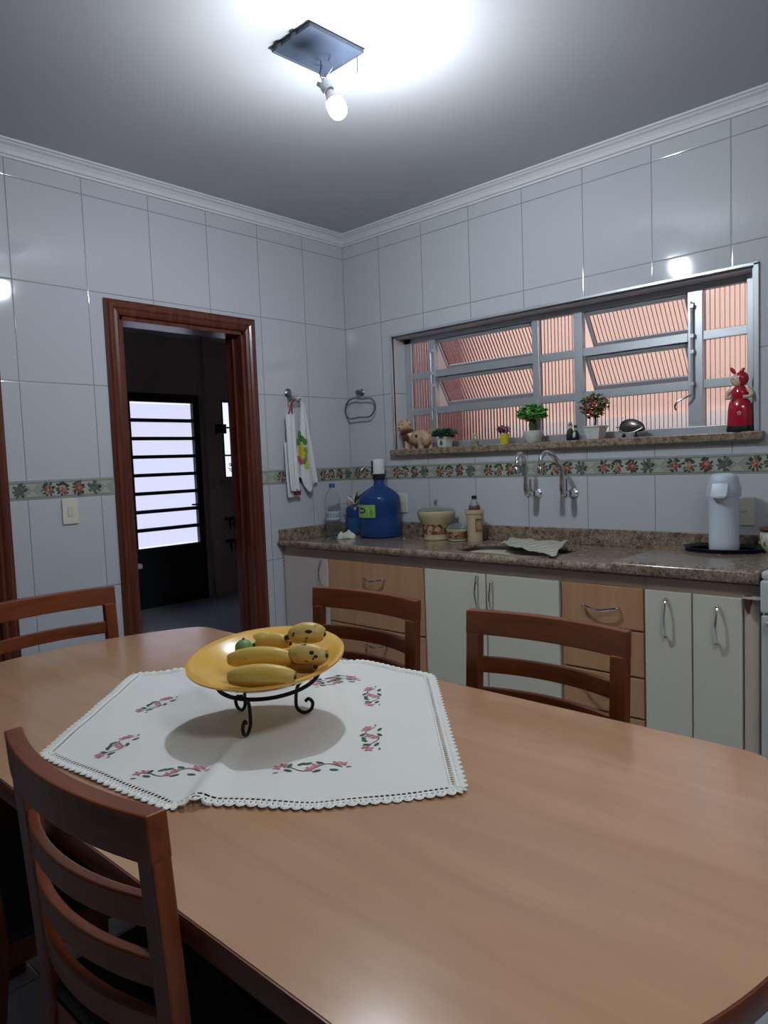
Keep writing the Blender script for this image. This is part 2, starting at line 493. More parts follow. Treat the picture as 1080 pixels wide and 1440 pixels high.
struct(MB().box(-.16, -.14, .15, LY1, 0, CZ).build('wall_laundry_near', m_lw))
crown('trim_5', (LX, LY1, 0), (LX, LY0, 0), (1, 0, 0), m_crown, mitre0=0, mitre1=0)
struct(MB().box(LX, LX+.05, 1.06, 1.16, 0, CZ).build('trim_6', m_lw))
m_frost = mat('frosted_pane', (.86, .86, .93), .55, trans=.92, spec=.2, ior=1.02)
d3 = sempty('door_3', (LX, .58, 0))
fr = MB()
X0, X1 = LX-.05, LX+.01
fr.box(X0, X1, LD[0], LD[0]+.048, 0, LD[2]).box(X0, X1, LD[1]-.06, LD[1], 0, LD[2]).box(X0, X1, LD[0], LD[1], LD[2]-.07, LD[2])
fr.build('door_frame', m_darkmet, d3, bevel=.003)
lf = MB(); gz0, gz1 = .60, 2.045; n = 8; gy0, gy1 = .236, .93
lf.box(X0+.005, X1-.005, gy0-.015, gy0, 0, gz1+.02).box(X0+.005, X1-.005, gy1, gy1+.02, 0, gz1+.02)
lf.box(X0+.005, X1-.005, gy0, gy1, gz1, gz1+.02).box(X0+.01, X1-.01, gy0, gy1, 0, gz0)
step = (gz1-gz0)/n
for i in range(1, n): lf.box(X0+.005, X1-.002, gy0, gy1, gz0+i*step-.017, gz0+i*step+.017)
for i in range(9): lf.box(X1-.014, X1-.004, gy0+.02, gy1-.02, .06+i*.058, .085+i*.058)
lf.build('door_leaf', m_darkmet, d3, bevel=.002)
for i in range(n):
    MB().box(LX-.024, LX-.018, gy0, gy1, gz0+i*step+.017, gz0+(i+1)*step-.017).build('pane', m_frost, d3)
MB().tube([(X1-.006, gy1+.01, 1.0), (X1+.04, gy1+.01, 1.0), (X1+.04, gy1-.10, 1.0)], .009).build('door_handle', m_darkmet, d3, smooth=True)
w2 = sempty('window_2', (LX, 1.53, LW[2]))
fr = MB().box(LX-.05, LX, LW[0], LW[0]+.02, LW[2], LW[3]).box(LX-.05, LX, LW[1]-.02, LW[1], LW[2], LW[3]).box(LX-.05, LX, LW[0], LW[1], LW[3]-.02, LW[3]).box(LX-.05, LX, LW[0], LW[1], LW[2], LW[2]+.02)
for z in (1.50, 1.80): fr.box(LX-.03, LX-.015, LW[0], LW[1], z-.009, z+.009)
for y in (1.40, 1.52, 1.64): fr.box(LX-.03, LX-.015, y-.007, y+.007, LW[2], LW[3])
fr.build('window_frame', m_darkmet, w2)
MB().box(LX-.036, LX-.032, LW[0]+.01, LW[1]-.01, LW[2]+.01, LW[3]-.01).build('pane', mat('clear_pane', (.95, .95, .97), .02, trans=1, ior=1.01), w2)
MB().box(LX-.02, LX+.11, LW[0]-.05, LW[1]+.05, LW[2]-.03, LW[2]).build('window_sill', m_lw, w2)
# dark box, plant, pegs rack, ledge in the laundry
t = thing('meter_box', 'dark box fixed on the laundry wall beside its barred window, seen through the doorway', 'box', (LX+.05, 1.22, 1.78))
MB().box(LX, LX+.09, 1.165, 1.275, 1.73, 1.83).build('housing', m_black, t, bevel=.005)
MB().box(LX+.09, LX+.097, 1.18, 1.26, 1.745, 1.815).build('cover', m_darkmet, t, bevel=.003)
m_leafd = mat('dark_leaf', (.015, .03, .015), .6)
t = thing('potted_plant', 'dark leafy plant silhouetted on the sill of the barred laundry window', 'plant', (LX+.06, 1.42, LW[2]))
MB().lathe([(.03, 0), (.045, .06), (.05, .065), (.045, .065), (.04, .055)], (LX+.06, 1.42, LW[2]), 16).build('pot', m_black, t, smooth=True)
lv = MB(); rn = random.Random(3)
for i in range(44):
    a = rn.uniform(0, 2*PI); l = rn.uniform(.04, .10); zz = rn.uniform(.08, .19)
    c = Vector((LX+.06+math.cos(a)*l*.5, 1.42+math.sin(a)*l*1.1, LW[2]+zz))
    lv.ell(c, .022, .010, .004, 8, M=Matrix.Rotation(a, 3, 'Z') @ Matrix.Rotation(rn.uniform(-.9, .5), 3, 'Y'))
    lv.tube([(LX+.06, 1.42, LW[2]+.05), tuple(c)], .0015, 4)
lv.build('foliage', m_leafd, t, smooth=True)
for zz, lab in ((.80, 'upper dark rack with small hanging pieces on the laundry wall, below the barred window'), (.56, 'lower dark rack with small hanging pieces on the laundry wall, nearer the floor')):
    t = thing('wall_rack', lab, 'rack', (LX+.02, 1.42, zz), 'laundry wall racks')
    MB().box(LX, LX+.015, 1.25, 1.62, zz, zz+.03).build('rail', m_black, t)
    for i in range(6):
        y = 1.28+i*.06
        MB().tube([(LX+.015, y, zz+.015), (LX+.05, y, zz+.01), (LX+.055, y, zz-.05), (LX+.04, y+.01, zz-.10)], [.006, .010, .014, .006], 6).build('peg', m_black, t, smooth=True)
t = thing('laundry_tub', 'white ledge of a laundry tub just inside the doorway at its left', 'tub', (-1.1, -1.25, 0))
tx = P(201, 793, x=-.75)
MB().box(-.75-.45, -.75, tx.y-.55, tx.y, tx.z-.03, tx.z).build('rim', mat('tub_white', (.45, .45, .42), .4), t, bevel=.008)
MB().box(-.75-.42, -.78, tx.y-.5, tx.y-.05, 0, tx.z-.03).build('basin', m_lw, t, bevel=.01)

# ------------------------------------------------------------------ outside
m_salmon = mat('salmon_render', (.74, .53, .45), .9, var=.06, vscale=2)
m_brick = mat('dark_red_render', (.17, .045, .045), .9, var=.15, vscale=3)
m_owhite = mat('outside_white_band', (.75, .72, .74), .8)
struct(MB().box(.34, 5.5, 1.35, 1.5, -.1, 3.2).build('wall_outside', m_salmon))
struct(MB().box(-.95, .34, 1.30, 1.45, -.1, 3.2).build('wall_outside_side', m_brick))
struct(MB().box(.55, 5.5, 1.30, 1.36, 1.50, 1.60).build('trim_9', m_owhite))
struct(MB().box(-.9, 5.5, .15, 1.5, -.2, -.1).build('floor_outside', m_owhite))

# ------------------------------------------------------------------ kitchen window
def ribbed(w, h):
    """ribbed glass slab, x 0..w, z 0..h, ribs on +y side, closed"""
    pitch = .0205; n = max(3, round(w/pitch))*10
    mb = MB(); vs = []
    for i in range(n+1):
        x = w*i/n; yy = .0038 + .0024*math.cos(2*PI*i/10)
        vs += [(x, -.001, 0), (x, -.001, h), (x, yy, 0), (x, yy, h)]
    fs = []
    for i in range(n):
        a = 4*i; b = a+4
        fs += [(a, b, b+1, a+1), (a+2, a+3, b+3, b+2), (a, a+2, b+2, b), (a+1, b+1, b+3, a+3)]
    fs += [(0, 1, 3, 2), (4*n, 4*n+2, 4*n+3, 4*n+1)]
    return mb.add(vs, fs)
def rib_mat():
    m, nt, b = new_mat('ribbed_glass')
    b.inputs['Base Color'].default_value = (.98, .93, .92, 1)
    b.inputs['Transmission Weight'].default_value = 1
    b.inputs['Roughness'].default_value = .10
    b.inputs['IOR'].default_value = 1.45
    return m
m_rib = rib_mat()
FY = .12
win = sempty('window_1', (1.375, FY, WZ0))
gz = 1.434   # top of the sill
f = MB()     # outer lip on the tiled face and the frame set in the reveal
f.box(WX0-.014, WX0, -.010, .012, gz, WZ1+.012).box(WX1, WX1+.020, -.010, .012, gz, WZ1+.012).box(WX0-.014, WX1+.020, -.010, .012, WZ1, WZ1+.014)
f.build('lip', m_alu, win, bevel=.002)
MB().box(WX0, WX1, .012, FY, WZ1-.006, WZ1).build('head_lining', m_alud, win)
MB().box(WX1-.01, WX1, .012, FY, gz, WZ1-.006).build('side_lining', m_alu, win)
f = MB()
f.box(WX0, .435, FY-.012, FY+.02, gz, WZ1-.006).box(2.312, WX1-.01, FY-.03, FY+.02, gz, WZ1-.006)
f.box(WX0, WX1, FY-.012, FY+.02, 2.066, WZ1-.006).box(WX0, WX1, FY-.03, FY+.02, gz, gz+.035)
f.build('window_frame', m_alu, win, bevel=.002)
MULL = [(.572, .618), (1.268, 1.308), (1.505, 1.552), (2.062, 2.128)]
for a, b in MULL:
    MB().box(a, b, FY-.016, FY+.022, gz+.035, 2.066).build('mullion', m_alu, win, bevel=.003)
RZ = [1.655, 1.868]
cols = [(.435, .572, 0), (.618, 1.268, 1), (1.308, 1.505, 0), (1.552, 2.062, 1), (2.128, 2.312, 0)]
for a, b, tilt in cols:
    for z in RZ:
        MB().box(a, b, FY-.012, FY+.02, z-.02, z+.02).build('rail', m_alu, win, bevel=.002)
    rows = [(gz+.035, RZ[0]-.02), (RZ[0]+.02, RZ[1]-.02), (RZ[1]+.02, 2.066)]
    for i, (z0, z1) in enumerate(rows):
        if tilt and i > 0:
            W = b-a-.012; H = z1-z0
            Rm = Matrix.Translation((a+.006, FY, z1-.004)) @ Matrix.Rotation(math.radians(33), 4, 'X')
            # local: hangs down from the top pivot; bottom swings outwards
            s = MB(); H2 = H*1.13
            s.box(0, .014, -.008, .010, -H2, 0, M=Rm).box(W-.014, W, -.008, .010, -H2, 0, M=Rm)
            s.box(0, W, -.008, .010, -.018, 0, M=Rm).box(0, W, -.008, .010, -H2, -H2+.034, M=Rm)
            so = s.build('tilting_sash', m_alu, win, bevel=.0015)
            g = ribbed(W-.028, H2-.052)
            Mg = Rm @ Matrix.Translation((.014, 0, -H2+.034))
            g.v = [Mg @ v for v in g.v]
            g.build('pane', m_rib, so, smooth=True)
        else:
            g = ribbed(b-a, z1-z0)
            g.v = [v + Vector((a, FY, z0)) for v in g.v]
            g.build('pane', m_rib, win, smooth=True)
# opening levers
for a, zt in ((.60, 2.0), (2.085, 2.02)):
    lv = MB().tube([(a, FY-.03, 1.60), (a, FY-.03, zt)], .005, 6)
    for z in (1.66, 1.80, 1.87, 2.0): lv.box(a-.010, a+.010, FY-.036, FY-.014, z-.008, z+.008)
    lv.build('linkage_rod', m_alu, win)
    if a > 1: MB().tube(bez([(a, FY-.03, 1.61), (a-.02, FY-.05, 1.60), (a-.05, FY-.06, 1.585), (a-.065, FY-.06, 1.565), (a-.06, FY-.06, 1.545)], 4), .0045, 6).build('lever', m_chrome if a > 1 else m_darkmet, win, smooth=True)
struct(MB().box(.365, 2.405, -.04, FY-.03, 1.398, gz).build('window_sill', m_granite, win, bevel=.006))

# ------------------------------------------------------------------ ceiling light
pc = [P(383, 73, z=2.755), P(436, 36, z=2.755), P(511, 74, z=2.755), P(457, 107, z=2.755)]
BULB = Vector((1.515, -1.497, 2.532))
t = thing('ceiling_light', 'bare lit bulb hanging by wires under a square grey metal ceiling plate', 'ceiling light', (pc[0]+pc[2])/2+Vector((0, 0, .015)))
m_galv = mat('galvanised_plate', (.09, .115, .17), .55, .5, var=.15, vscale=14)
m_galv2 = mat('plate_rim', (.10, .11, .13), .5, .6)
mb = MB(); x0 = min(p.x for p in pc); x1 = max(p.x for p in pc); y0 = min(p.y for p in pc); y1 = max(p.y for p in pc)
# use the four corners directly
quad = [(p.x, p.y) for p in pc]
mb.prism(quad, 2.757, CZ); mb.build('backing_plate', m_galv, t)
rim = MB()
for i in range(4):
    a, b = pc[i], pc[(i+1) % 4]
    rim.tube([(a.x, a.y, 2.757), (b.x, b.y, 2.757)], .0038, 6)
rim.build('rim', m_galv2, t)
for s in (.22, .62):
    a = pc[0].lerp(pc[1], s); d = (pc[1]-pc[0]).normalized(); nn = Vector((d.y, -d.x, 0))
    if (a+nn*.02-(pc[0]+pc[2])/2).length < (a-(pc[0]+pc[2])/2).length: nn = -nn
    MB().prism([tuple((a+d*q+nn*e)[:2]) for q, e in ((-.010, 0), (.010, 0), (.010, .009), (-.010, .009))], 2.75, 2.762).build('clip', m_galv2, t)
rd = P(502, 80, z=2.75)
MB().tube([rd, rd-Vector((0, 0, .055))], .0022, 6).build('rod', m_galv2, t)
ax = Vector((.42, .20, -1)).normalized()          # bulb axis, leaning right
sock = BULB - ax*.085
Q = Vector((0, 0, 1)).rotation_difference(ax).to_matrix()
m_porc = mat('porcelain', (.55, .56, .60), .4)
MB().lathe([(.014, 0), (.019, .004), (.021, .018), (.019, .034), (.016, .036)], sock-ax*.012, 20, M=Q).build('lamp_socket', m_porc, t, smooth=True)
tb = P(452, 121, y=sock.y)
RB = Matrix.Translation(tb) @ Matrix.Rotation(.7, 4, 'Y')
MB().box(-.018, .018, -.008, .008, -.007, .007, M=RB).build('terminal_block', mat('terminal_plastic', (.25, .26, .29), .5), t, bevel=.002)
wm = [m_black, mat('wire_blue', (.05, .08, .2), .5), mat('wire_white', (.5, .5, .52), .5)]
wc = P(455, 88, z=2.755)
for i, (dx, dy) in enumerate(((-.008, .004), (0, -.006), (.009, .003))):
    p0 = wc + Vector((dx*2, dy*2, 0)); p3 = sock - ax*.012 + Vector((dx, dy, 0))
    MB().tube(bez([p0, p0.lerp(p3, .35)+Vector((dx*2, dy, -.004)), p0.lerp(p3, .7)+Vector((-dx, dy*2, .002)), p3], 6), .0016, 6).build('wire', wm[i], t, smooth=True)
MB().tube(bez([p3+Vector((-.01, 0, .01)), tb+Vector((.01, 0, .02)), tb], 5), .0015, 6).build('wire', wm[0], t, smooth=True)
MB().lathe([(.013, 0), (.015, .012), (.020, .024), (.0275, .040)], sock+ax*.022, 24, M=Q).build('bulb_base', mat('bulb_base_white', (.7, .7, .72), .4), t, smooth=True)
m_bulb = mat('bulb_glow', (1, 1, 1), .3, emit=(.86, .94, 1.0), estr=1000)
prof = [(.0275, .040)] + [(.0305*math.sin(a), .066 - .032*math.cos(a)) for a in [math.radians(q) for q in range(60, 181, 12)]]
prof = [(.0275, .040), (.0300, .052), (.0305, .064), (.029, .077), (.0245, .088), (.017, .095), (.008, .0985), (.001, .099)]
MB().lathe(prof, sock+ax*.022, 28, M=Q).build('bulb', m_bulb, t, smooth=True)

# ------------------------------------------------------------------ kitchen cabinets
FRY = -.583
def handle_v(parent, x, z0, z1, y=FRY-.018):
    c = MB().tube(bez([(x, y+.002, z1-.004), (x, y-.014, z1-.006), (x+.002, y-.026, z1-.035), (x, y-.030, (z0+z1)/2), (x+.002, y-.026, z0+.035), (x, y-.014, z0+.006), (x, y+.002, z0+.004)], 6), [.0055 if (i < 4 or i > 32) else .0042 for i in range(37)], 8)
    c.ell((x, y-.014, z1-.006), .0075, seg=10); c.ell((x, y-.014, z0+.006), .0075, seg=10)
    return c.build('handle', m_chrome, parent, smooth=True)
def handle_h(parent, x0, x1, z, y=FRY-.018):
    c = MB().tube(bez([(x0, y+.002, z), (x0, y-.020, z), ((x0*3+x1)/4, y-.030, z-.006), ((x0+x1)/2, y-.032, z-.012), ((x0+x1*3)/4, y-.030, z-.006), (x1, y-.020, z), (x1, y+.002, z)], 6), .0042, 8)
    c.ell((x0, y-.020, z), .0075, seg=10); c.ell((x1, y-.020, z), .0075, seg=10)
    return c.build('handle', m_chrome, parent, smooth=True)
ZT = .895
def cabinet(label, x0, x1, fronts, name='base_cabinet'):
    t = thing(name, label, 'cabinet', ((x0+x1)/2, -.3, 0), 'base cabinets under the granite worktop')
    c = MB().box(x0, x1, -.02, FRY, .10, ZT).box(x0, x1, -.04, FRY+.05, 0, .10)
    c.build('body', m_carc, t)
    for kind, a, b, z0, z1, ml, hd in fronts:
        p = MB().box(a+.002, b-.002, FRY-.018, FRY-.001, z0+.002, z1-.002).build(kind, ml, t, bevel=.0025)
        if hd[0] == 'v': handle_v(p, hd[1], hd[2], hd[3])
        elif hd[0] == 'h': handle_h(p, hd[1], hd[2], hd[3])
    return t
cabinet('narrow base cabinet with one pinkish white door at the left end of the worktop', .004, .392, [('door', .016, .384, .105, .85, m_pinkwhite, ('v', .345, .70, .84))])
cabinet('wide beech-coloured drawer cabinet under the blue water jug', .394, 1.066, [
    ('drawer', .396, 1.064, .512, .85, m_beech, ('h', .675, .81, .772)), ('drawer', .396, 1.064, .105, .508, m_beech, ('h', .675, .81, .43))])
cabinet('two-door white base cabinet below the sink', 1.068, 1.795, [
    ('door', 1.070, 1.424, .105, .85, m_white, ('v', 1.385, .692, .838)), ('door', 1.428, 1.790, .105, .85, m_white, ('v', 1.462, .682, .82))])
cabinet('narrow stack of beech-coloured drawers between the sink doors and the right white doors', 1.797, 2.144, [
    ('drawer', 1.800, 2.142, .684, .85, m_beech, ('h', 1.905, 2.046, .766)), ('drawer', 1.800, 2.142, .503, .680, m_beech, ('n',)),
    ('drawer', 1.800, 2.142, .342, .499, m_beech, ('h', 1.905, 2.046, .436)), ('drawer', 1.800, 2.142, .105, .338, m_beech, ('h', 1.905, 2.046, .25))])
t = cabinet('base cabinet with two narrow white doors beside the stove', 2.146, 2.545, [
    ('door', 2.146, 2.320, .105, .85, m_white, ('v', 2.231, .675, .825)), ('door', 2.322, 2.492, .105, .85, m_white, ('v', 2.412, .675, .818))])
MB().box(2.499, 2.545, FRY-.022, FRY, 0, .85).build('side_panel', m_carc, t, bevel=.002)
MB().box(2.500, 2.556, FRY-.045, FRY-.020, .853, .861).prism([(2.502, -.862), (2.526, -.862), (2.516, -.80), (2.506, -.82)], FRY-.042, FRY-.022, mi=1, M=Matrix(((1, 0, 0, 0), (0, 0, 1, 0), (0, -1, 0, 0), (0, 0, 0, 1)))).build('corner_bracket', [m_carc, mat('bracket_brown', (.10, .035, .025), .5)], t)

# worktop -------------------------------------------------------------
SZ, RZ2, XS = .925, .950, 2.03    # sink level, raised level, step position
WR = 2.550                        # right end
t = thing('worktop', 'brown speckled granite worktop with rounded front edge and low backsplash', 'worktop', (1.25, -.3, ZT))
hole = []
hcx, hcy, hrx, hry = 1.40, -.315, .29, .165
for k in range(40):
    a = 2*PI*k/40; c, s_ = math.cos(a), math.sin(a)
    hole.append((hcx+hrx*math.copysign(abs(c)**.55, c), hcy+hry*math.copysign(abs(s_)**.55, s_)))
bm = bmesh.new()
outer = [(.002, -.002), (.002, -.605), (XS, -.605), (XS, -.002)]
vo = [bm.verts.new((x, y, SZ)) for x, y in outer]; vh = [bm.verts.new((x, y, SZ)) for x, y in hole]
ed = [bm.edges.new((vo[i], vo[(i+1) % 4])) for i in range(4)] + [bm.edges.new((vh[i], vh[(i+1) % 40])) for i in range(40)]
bmesh.ops.triangle_fill(bm, use_beauty=True, edges=ed)
top = [[v.co.copy() for v in f.verts] for f in bm.faces]
bm.free()
mb = MB()
for tri in top:
    c = sum(tri, Vector())/3
    inside = ((c.x-hcx)/hrx)**4 + ((c.y-hcy)/hry)**4 < .8 and all(any((Vector((x, y, SZ))-v).length < 1e-5 for x, y in hole) for v in tri)
    if inside: continue
    mb.add(tri, [(0, 1, 2)])
# underside and hole wall
for k in range(40):
    a, b = hole[k], hole[(k+1) % 40]
    mb.add([(a[0], a[1], SZ), (b[0], b[1], SZ), (b[0], b[1], SZ-.03), (a[0], a[1], SZ-.03)], [(0, 1, 2, 3)])
mb.box(.002, WR, -.60, -.56, ZT, SZ-.002)
mb.box(XS, WR, -.56, -.002, ZT, ZT+.01)
mb.build('sink_slab', m_granite, t)
mb = MB()
# raised dry area
mb.box(XS, WR, -.605, -.002, ZT+.01, RZ2).build('raised_slab', m_granite, t, bevel=.004)
# bullnose: low at the sink side, higher at the raised side
def nose(x0, x1, zt):
    pr = [(-.598, .903), (-.600, zt), (-.608, zt+.006), (-.618, zt+.006), (-.627, zt), (-.632, zt-.008), (-.633, (zt+.905)/2), (-.630, .908), (-.620, .903)]
    return [[Vector((x, y, z)) for y, z in pr] for x in (x0, x1)]
mb = MB(); mb.rings(nose(.002, XS, .932)); mb.rings(nose(XS, WR, .946))
mb.build('front_edge', m_granite, t, smooth=True)
mb = MB().box(.002, WR, -.022, -.001, SZ, 1.003).box(.001, .022, -.62, -.022, SZ, .998)
mb.build('backsplash', m_granite, t, bevel=.003)
m_steel = mat('sink_steel', (.11, .10, .09), .45, .9)
bs = []
for i, (sc, z) in enumerate(((1.0, SZ-.012), (.97, SZ-.06), (.95, SZ-.15), (.88, SZ-.165), (.2, SZ-.17))):
    bs.append([Vector((hcx+(x-hcx)*sc, hcy+(y-hcy)*sc, z)) for x, y in hole])
mb = MB(); mb.rings(bs, caps=False)
bb = mb.build('sink_basin', m_steel, t, smooth=True)
MB().lathe([(.0, 0), (.04, 0), (.045, .004), (.03, .004), (.028, -.004), (0.001, -.004)], (hcx, hcy, SZ-.169), 20).build('drain', m_chrome, bb, smooth=True)

# ------------------------------------------------------------------ faucets
def faucet(label, x, gx):
    z0 = 1.175
    t = thing('faucet', label, 'faucet', (x, -.005, z0), 'wall faucets over the sink')
    MB().lathe([(.026, 0), (.026, .006), (.018, .012), (.014, .03), (.014, .060), (.017, .064), (.017, .092), (.012, .098)], (x, -.001, z0), 20, M=Matrix.Rotation(PI/2, 3, 'X')).build('body', m_chrome, t, smooth=True)
    lv = MB().tube([(x+.004, -.075, z0+.012), (x+.006, -.080, z0+.075)], [.009, .0055], 8)
    lv.build('lever', m_chrome, t, smooth=True)
    jx = x-.002
    MB().tube([(x, -.085, z0), (x, -.108, z0+.004), (x, -.112, z0+.02), (x, -.113, z0+.05)], .013, 12).build('elbow', m_chrome, t, smooth=True)
    sp = bez([(x, -.113, z0+.045), (x+.003, -.118, z0+.12), (x+gx*.3, -.128, z0+.165), (x+gx*.6, -.150, z0+.195), (x+gx*.85, -.180, z0+.203), (x+gx, -.205, z0+.185), (x+gx*1.05, -.215, z0+.155), (x+gx*1.05, -.217, z0+.135)], 6)
    MB().tube(sp, .0112, 14).build('spout', m_chrome, t, smooth=True)
    e = sp[-1]
    MB().lathe([(.0125, .004), (.0145, 0), (.0145, -.028), (.011, -.030)], e, 16).build('aerator', m_chrome, t, smooth=True)
faucet('left chrome gooseneck faucet on the tiled wall above the sink', 1.345, .012)
faucet('right chrome gooseneck faucet on the tiled wall above the sink', 1.545, -.055)

# ------------------------------------------------------------------ things on the worktop
def lathe_thing(name, parts, label, cat, c, group=None):
    t = thing(name, label, cat, c, group)
    for pn, prof, ml, sg in parts:
        MB().lathe(prof, c, sg).build(pn, ml, t, smooth=True)
    return t
# water jug
jc = Vector((.372, -.150, SZ))
m_blue = mat('blue_jug_plastic', (.022, .062, .22), .17, trans=.15, ior=1.3)
t = thing('water_jug', 'big blue water jug with green label and white electric pump on top', 'water jug', jc)
R = .124
MB().lathe([(.0, 0), (R*.86, .0), (R*.97, .008), (R, .022), (R, .085), (R*.975, .095), (R*.975, .155), (R, .165), (R, .212), (R*.985, .228), (R*.92, .245), (R*.78, .264), (R*.58, .281), (R*.40, .294), (.036, .302), (.031, .312), (.030, .345), (0, .345)], jc, 40).build('body', m_blue, t, smooth=True)
MB().lathe([(.030, .338), (.037, .343), (.037, .366), (.032, .371), (0, .371)], jc, 28).build('neck_collar', m_black, t, smooth=True)
MB().lathe([(.0, .371), (.036, .371), (.038, .377), (.038, .448), (.034, .457), (0, .459)], jc, 32).build('pump_body', mat('pump_white', (.72, .72, .74), .3), t, smooth=True)
vdir = (Vector((CAM.x, CAM.y, 0))-Vector((jc.x, jc.y, 0))).normalized(); sdir = Vector((-vdir.y, vdir.x, 0))
pd = (vdir*.35 - sdir*.95).normalized()
cpt = jc+pd*.030
MB().box(-.012, .012, -.010, .012, .375, .450, M=Matrix.Translation(cpt) @ Matrix.Rotation(math.atan2(pd.y, pd.x)-PI/2, 4, 'Z')).build('pump_grip', m_black, t, bevel=.006)
MB().tube(bez([cpt+pd*.005+Vector((0, 0, .385)), cpt+pd*.04+Vector((0, 0, .402)), cpt+pd*.060+Vector((0, 0, .408)), cpt+pd*.078+Vector((0, 0, .396))], 6), .0035, 8).build('pump_spout', m_chrome, t, smooth=True)
# label wraps the body
def wrap_patch(c, r, a0, a1, z0, z1, n=14, th=.0012):
    mb = MB(); rs = []
    for i in range(n+1):
        a = a0+(a1-a0)*i/n; d = Vector((math.cos(a), math.sin(a), 0))
        rs.append([c+d*r+Vector((0, 0, z0)), c+d*(r+th)+Vector((0, 0, z0)), c+d*(r+th)+Vector((0, 0, z1)), c+d*r+Vector((0, 0, z1))])
    return mb.rings(rs)
va = math.atan2(vdir.y, vdir.x)
m_lgreen = mat('label_green', (.30, .52, .14), .4, var=.2, vscale=30)
lb = wrap_patch(jc, R, va-1.42, va-.22, .122, .196)
lo = lb.build('label', m_lgreen, t, smooth=True)
def wrap_blob(c, r, a, z, ra, rz, ml, name, par, n=20):
    mb = MB(); vs = [c+Vector((math.cos(a+ra*math.cos(2*PI*k/n)), math.sin(a+ra*math.cos(2*PI*k/n)), 0))*r+Vector((0, 0, z+rz*math.sin(2*PI*k/n))) for k in range(n)]
    # strip triangulation across so it follows the curve
    fs = [(0, 1, n-1)] + [(i, i+1, n-i-1, n-i) for i in range(1, n//2-1)] + [(n//2-1, n//2, n//2+1)]
    mb.add(vs, fs); return mb.build(name, ml, par)
m_wink = mat('white_ink', (.7, .75, .7), .4)
wrap_blob(jc, R+.0020, va-1.02, .163, .30, .017, m_black, 'label_mark', lo)
ink = MB()
for q in range(6):
    a = va-1.02+(q-2.5)*.072; d = Vector((math.cos(a), math.sin(a), 0)); s2 = Vector((-d.y, d.x, 0))
    p = jc+d*(R+.0028)+Vector((0, 0, .163)); hh = .007 if q % 2 == 0 else .005
    ink.add([p-s2*.0035+Vector((0, 0, -hh)), p+s2*.0035+Vector((0, 0, -hh)), p+s2*.0035+Vector((0, 0, hh)), p-s2*.0035+Vector((0, 0, hh))], [(0, 1, 2, 3)])
ink.build('label_lettering', m_wink, lo)
wrap_blob(jc, R+.0020, va-.42, .150, .09, .022, mat('label_leaf', (.12, .35, .06), .4), 'label_mark', lo)

# clear PET bottle
bc = Vector((.155, -.325, SZ))
m_pet = mat('clear_pet', (.88, .93, .96), .05, trans=.96, ior=1.12, spec=.6)
m_water = mat('bottle_water', (.85, .92, .94), .02, trans=1, ior=1.1)
t = thing('plastic_bottle', 'clear plastic water bottle with blue cap at the left end of the worktop', 'bottle', bc)
MB().lathe([(0, 0), (.038, 0), (.046, .006), (.047, .02), (.044, .04), (.047, .05), (.047, .09), (.043, .10), (.0445, .105), (.0445, .165), (.047, .175), (.047, .20), (.044, .235), (.034, .265), (.019, .288), (.014, .294), (.014, .312), (0, .312)], bc, 32).build('body', m_pet, t, smooth=True)
MB().lathe([(0, .300), (.0175, .300), (.0175, .322), (.015, .324), (0, .324)], bc, 24).build('cap', mat('cap_blue', (.03, .12, .30), .4), t, smooth=True)
va2 = math.atan2(CAM.y-bc.y, CAM.x-bc.x)
lo = wrap_patch(bc, .0447, va2-1.5, va2+1.5, .112, .162, 20, .0006).build('label', mat('bottle_label', (.45, .52, .58), .3), t, smooth=True)
ink = MB()
for q in range(7):
    a = va2-.9+q*.3; d = Vector((math.cos(a), math.sin(a), 0)); s2 = Vector((-d.y, d.x, 0)); p = bc+d*.0462+Vector((0, 0, .137))
    if q in (0, 4, 6):
        ink.tube([p+s2*.006*math.cos(k*PI/5)+Vector((0, 0, .012*math.sin(k*PI/5))) for k in range(10)], .0016, 4, closed=True)
    else: ink.add([p-s2*.002+Vector((0, 0, -.013)), p+s2*.002+Vector((0, 0, -.013)), p+s2*.002+Vector((0, 0, .013)), p-s2*.002+Vector((0, 0, .013))], [(0, 1, 2, 3)])
ink.build('label_lettering', mat('bottle_ink', (.06, .10, .22), .4), lo)

# blue pot with white striped plant, behind the jug
pc_ = Vector((.120, -.105, SZ))
t = thing('potted_plant', 'spiky white and dark striped plant in a blue pot in the worktop corner', 'plant', pc_)
m_navy = mat('navy_glaze', (.02, .05, .16), .25, var=.4, vscale=60)
MB().lathe([(0, 0), (.045, 0), (.056, .01), (.062, .06), (.064, .105), (.058, .108), (.055, .10), (0, .10)], pc_, 28).build('pot', mat('pot_blue', (.03, .09, .26), .25), t, smooth=True)
MB().lathe([(.0, .10), (.052, .10), (.056, .115), (.058, .155), (.05, .17), (0, .17)], pc_, 28).build('inner_pot', m_navy, t, smooth=True)
lv = MB(); rn = random.Random(11)
for i in range(42):
    a = rn.uniform(0, 2*PI); el = rn.uniform(.05, 1.3); l = rn.uniform(.07, .10)
    d = Vector((math.cos(a)*math.cos(el), math.sin(a)*math.cos(el), math.sin(el)))
    if (pc_+d*l).x < .02 or (pc_+d*l).y > -.02: l *= .7
    p0 = pc_+Vector((0, 0, .172)); p1 = p0+d*l*.55+Vector((0, 0, .01)); p2 = p0+d*l
    lv.tube([p0, p1, p2], [.004, .011, .0015], 6, mi=i % 4 == 0, flat=.3)
lv.build('leaves', [mat('leaf_cream', (.68, .68, .62), .5), mat('leaf_dark_stripe', (.03, .05, .06), .5)], t, smooth=True)

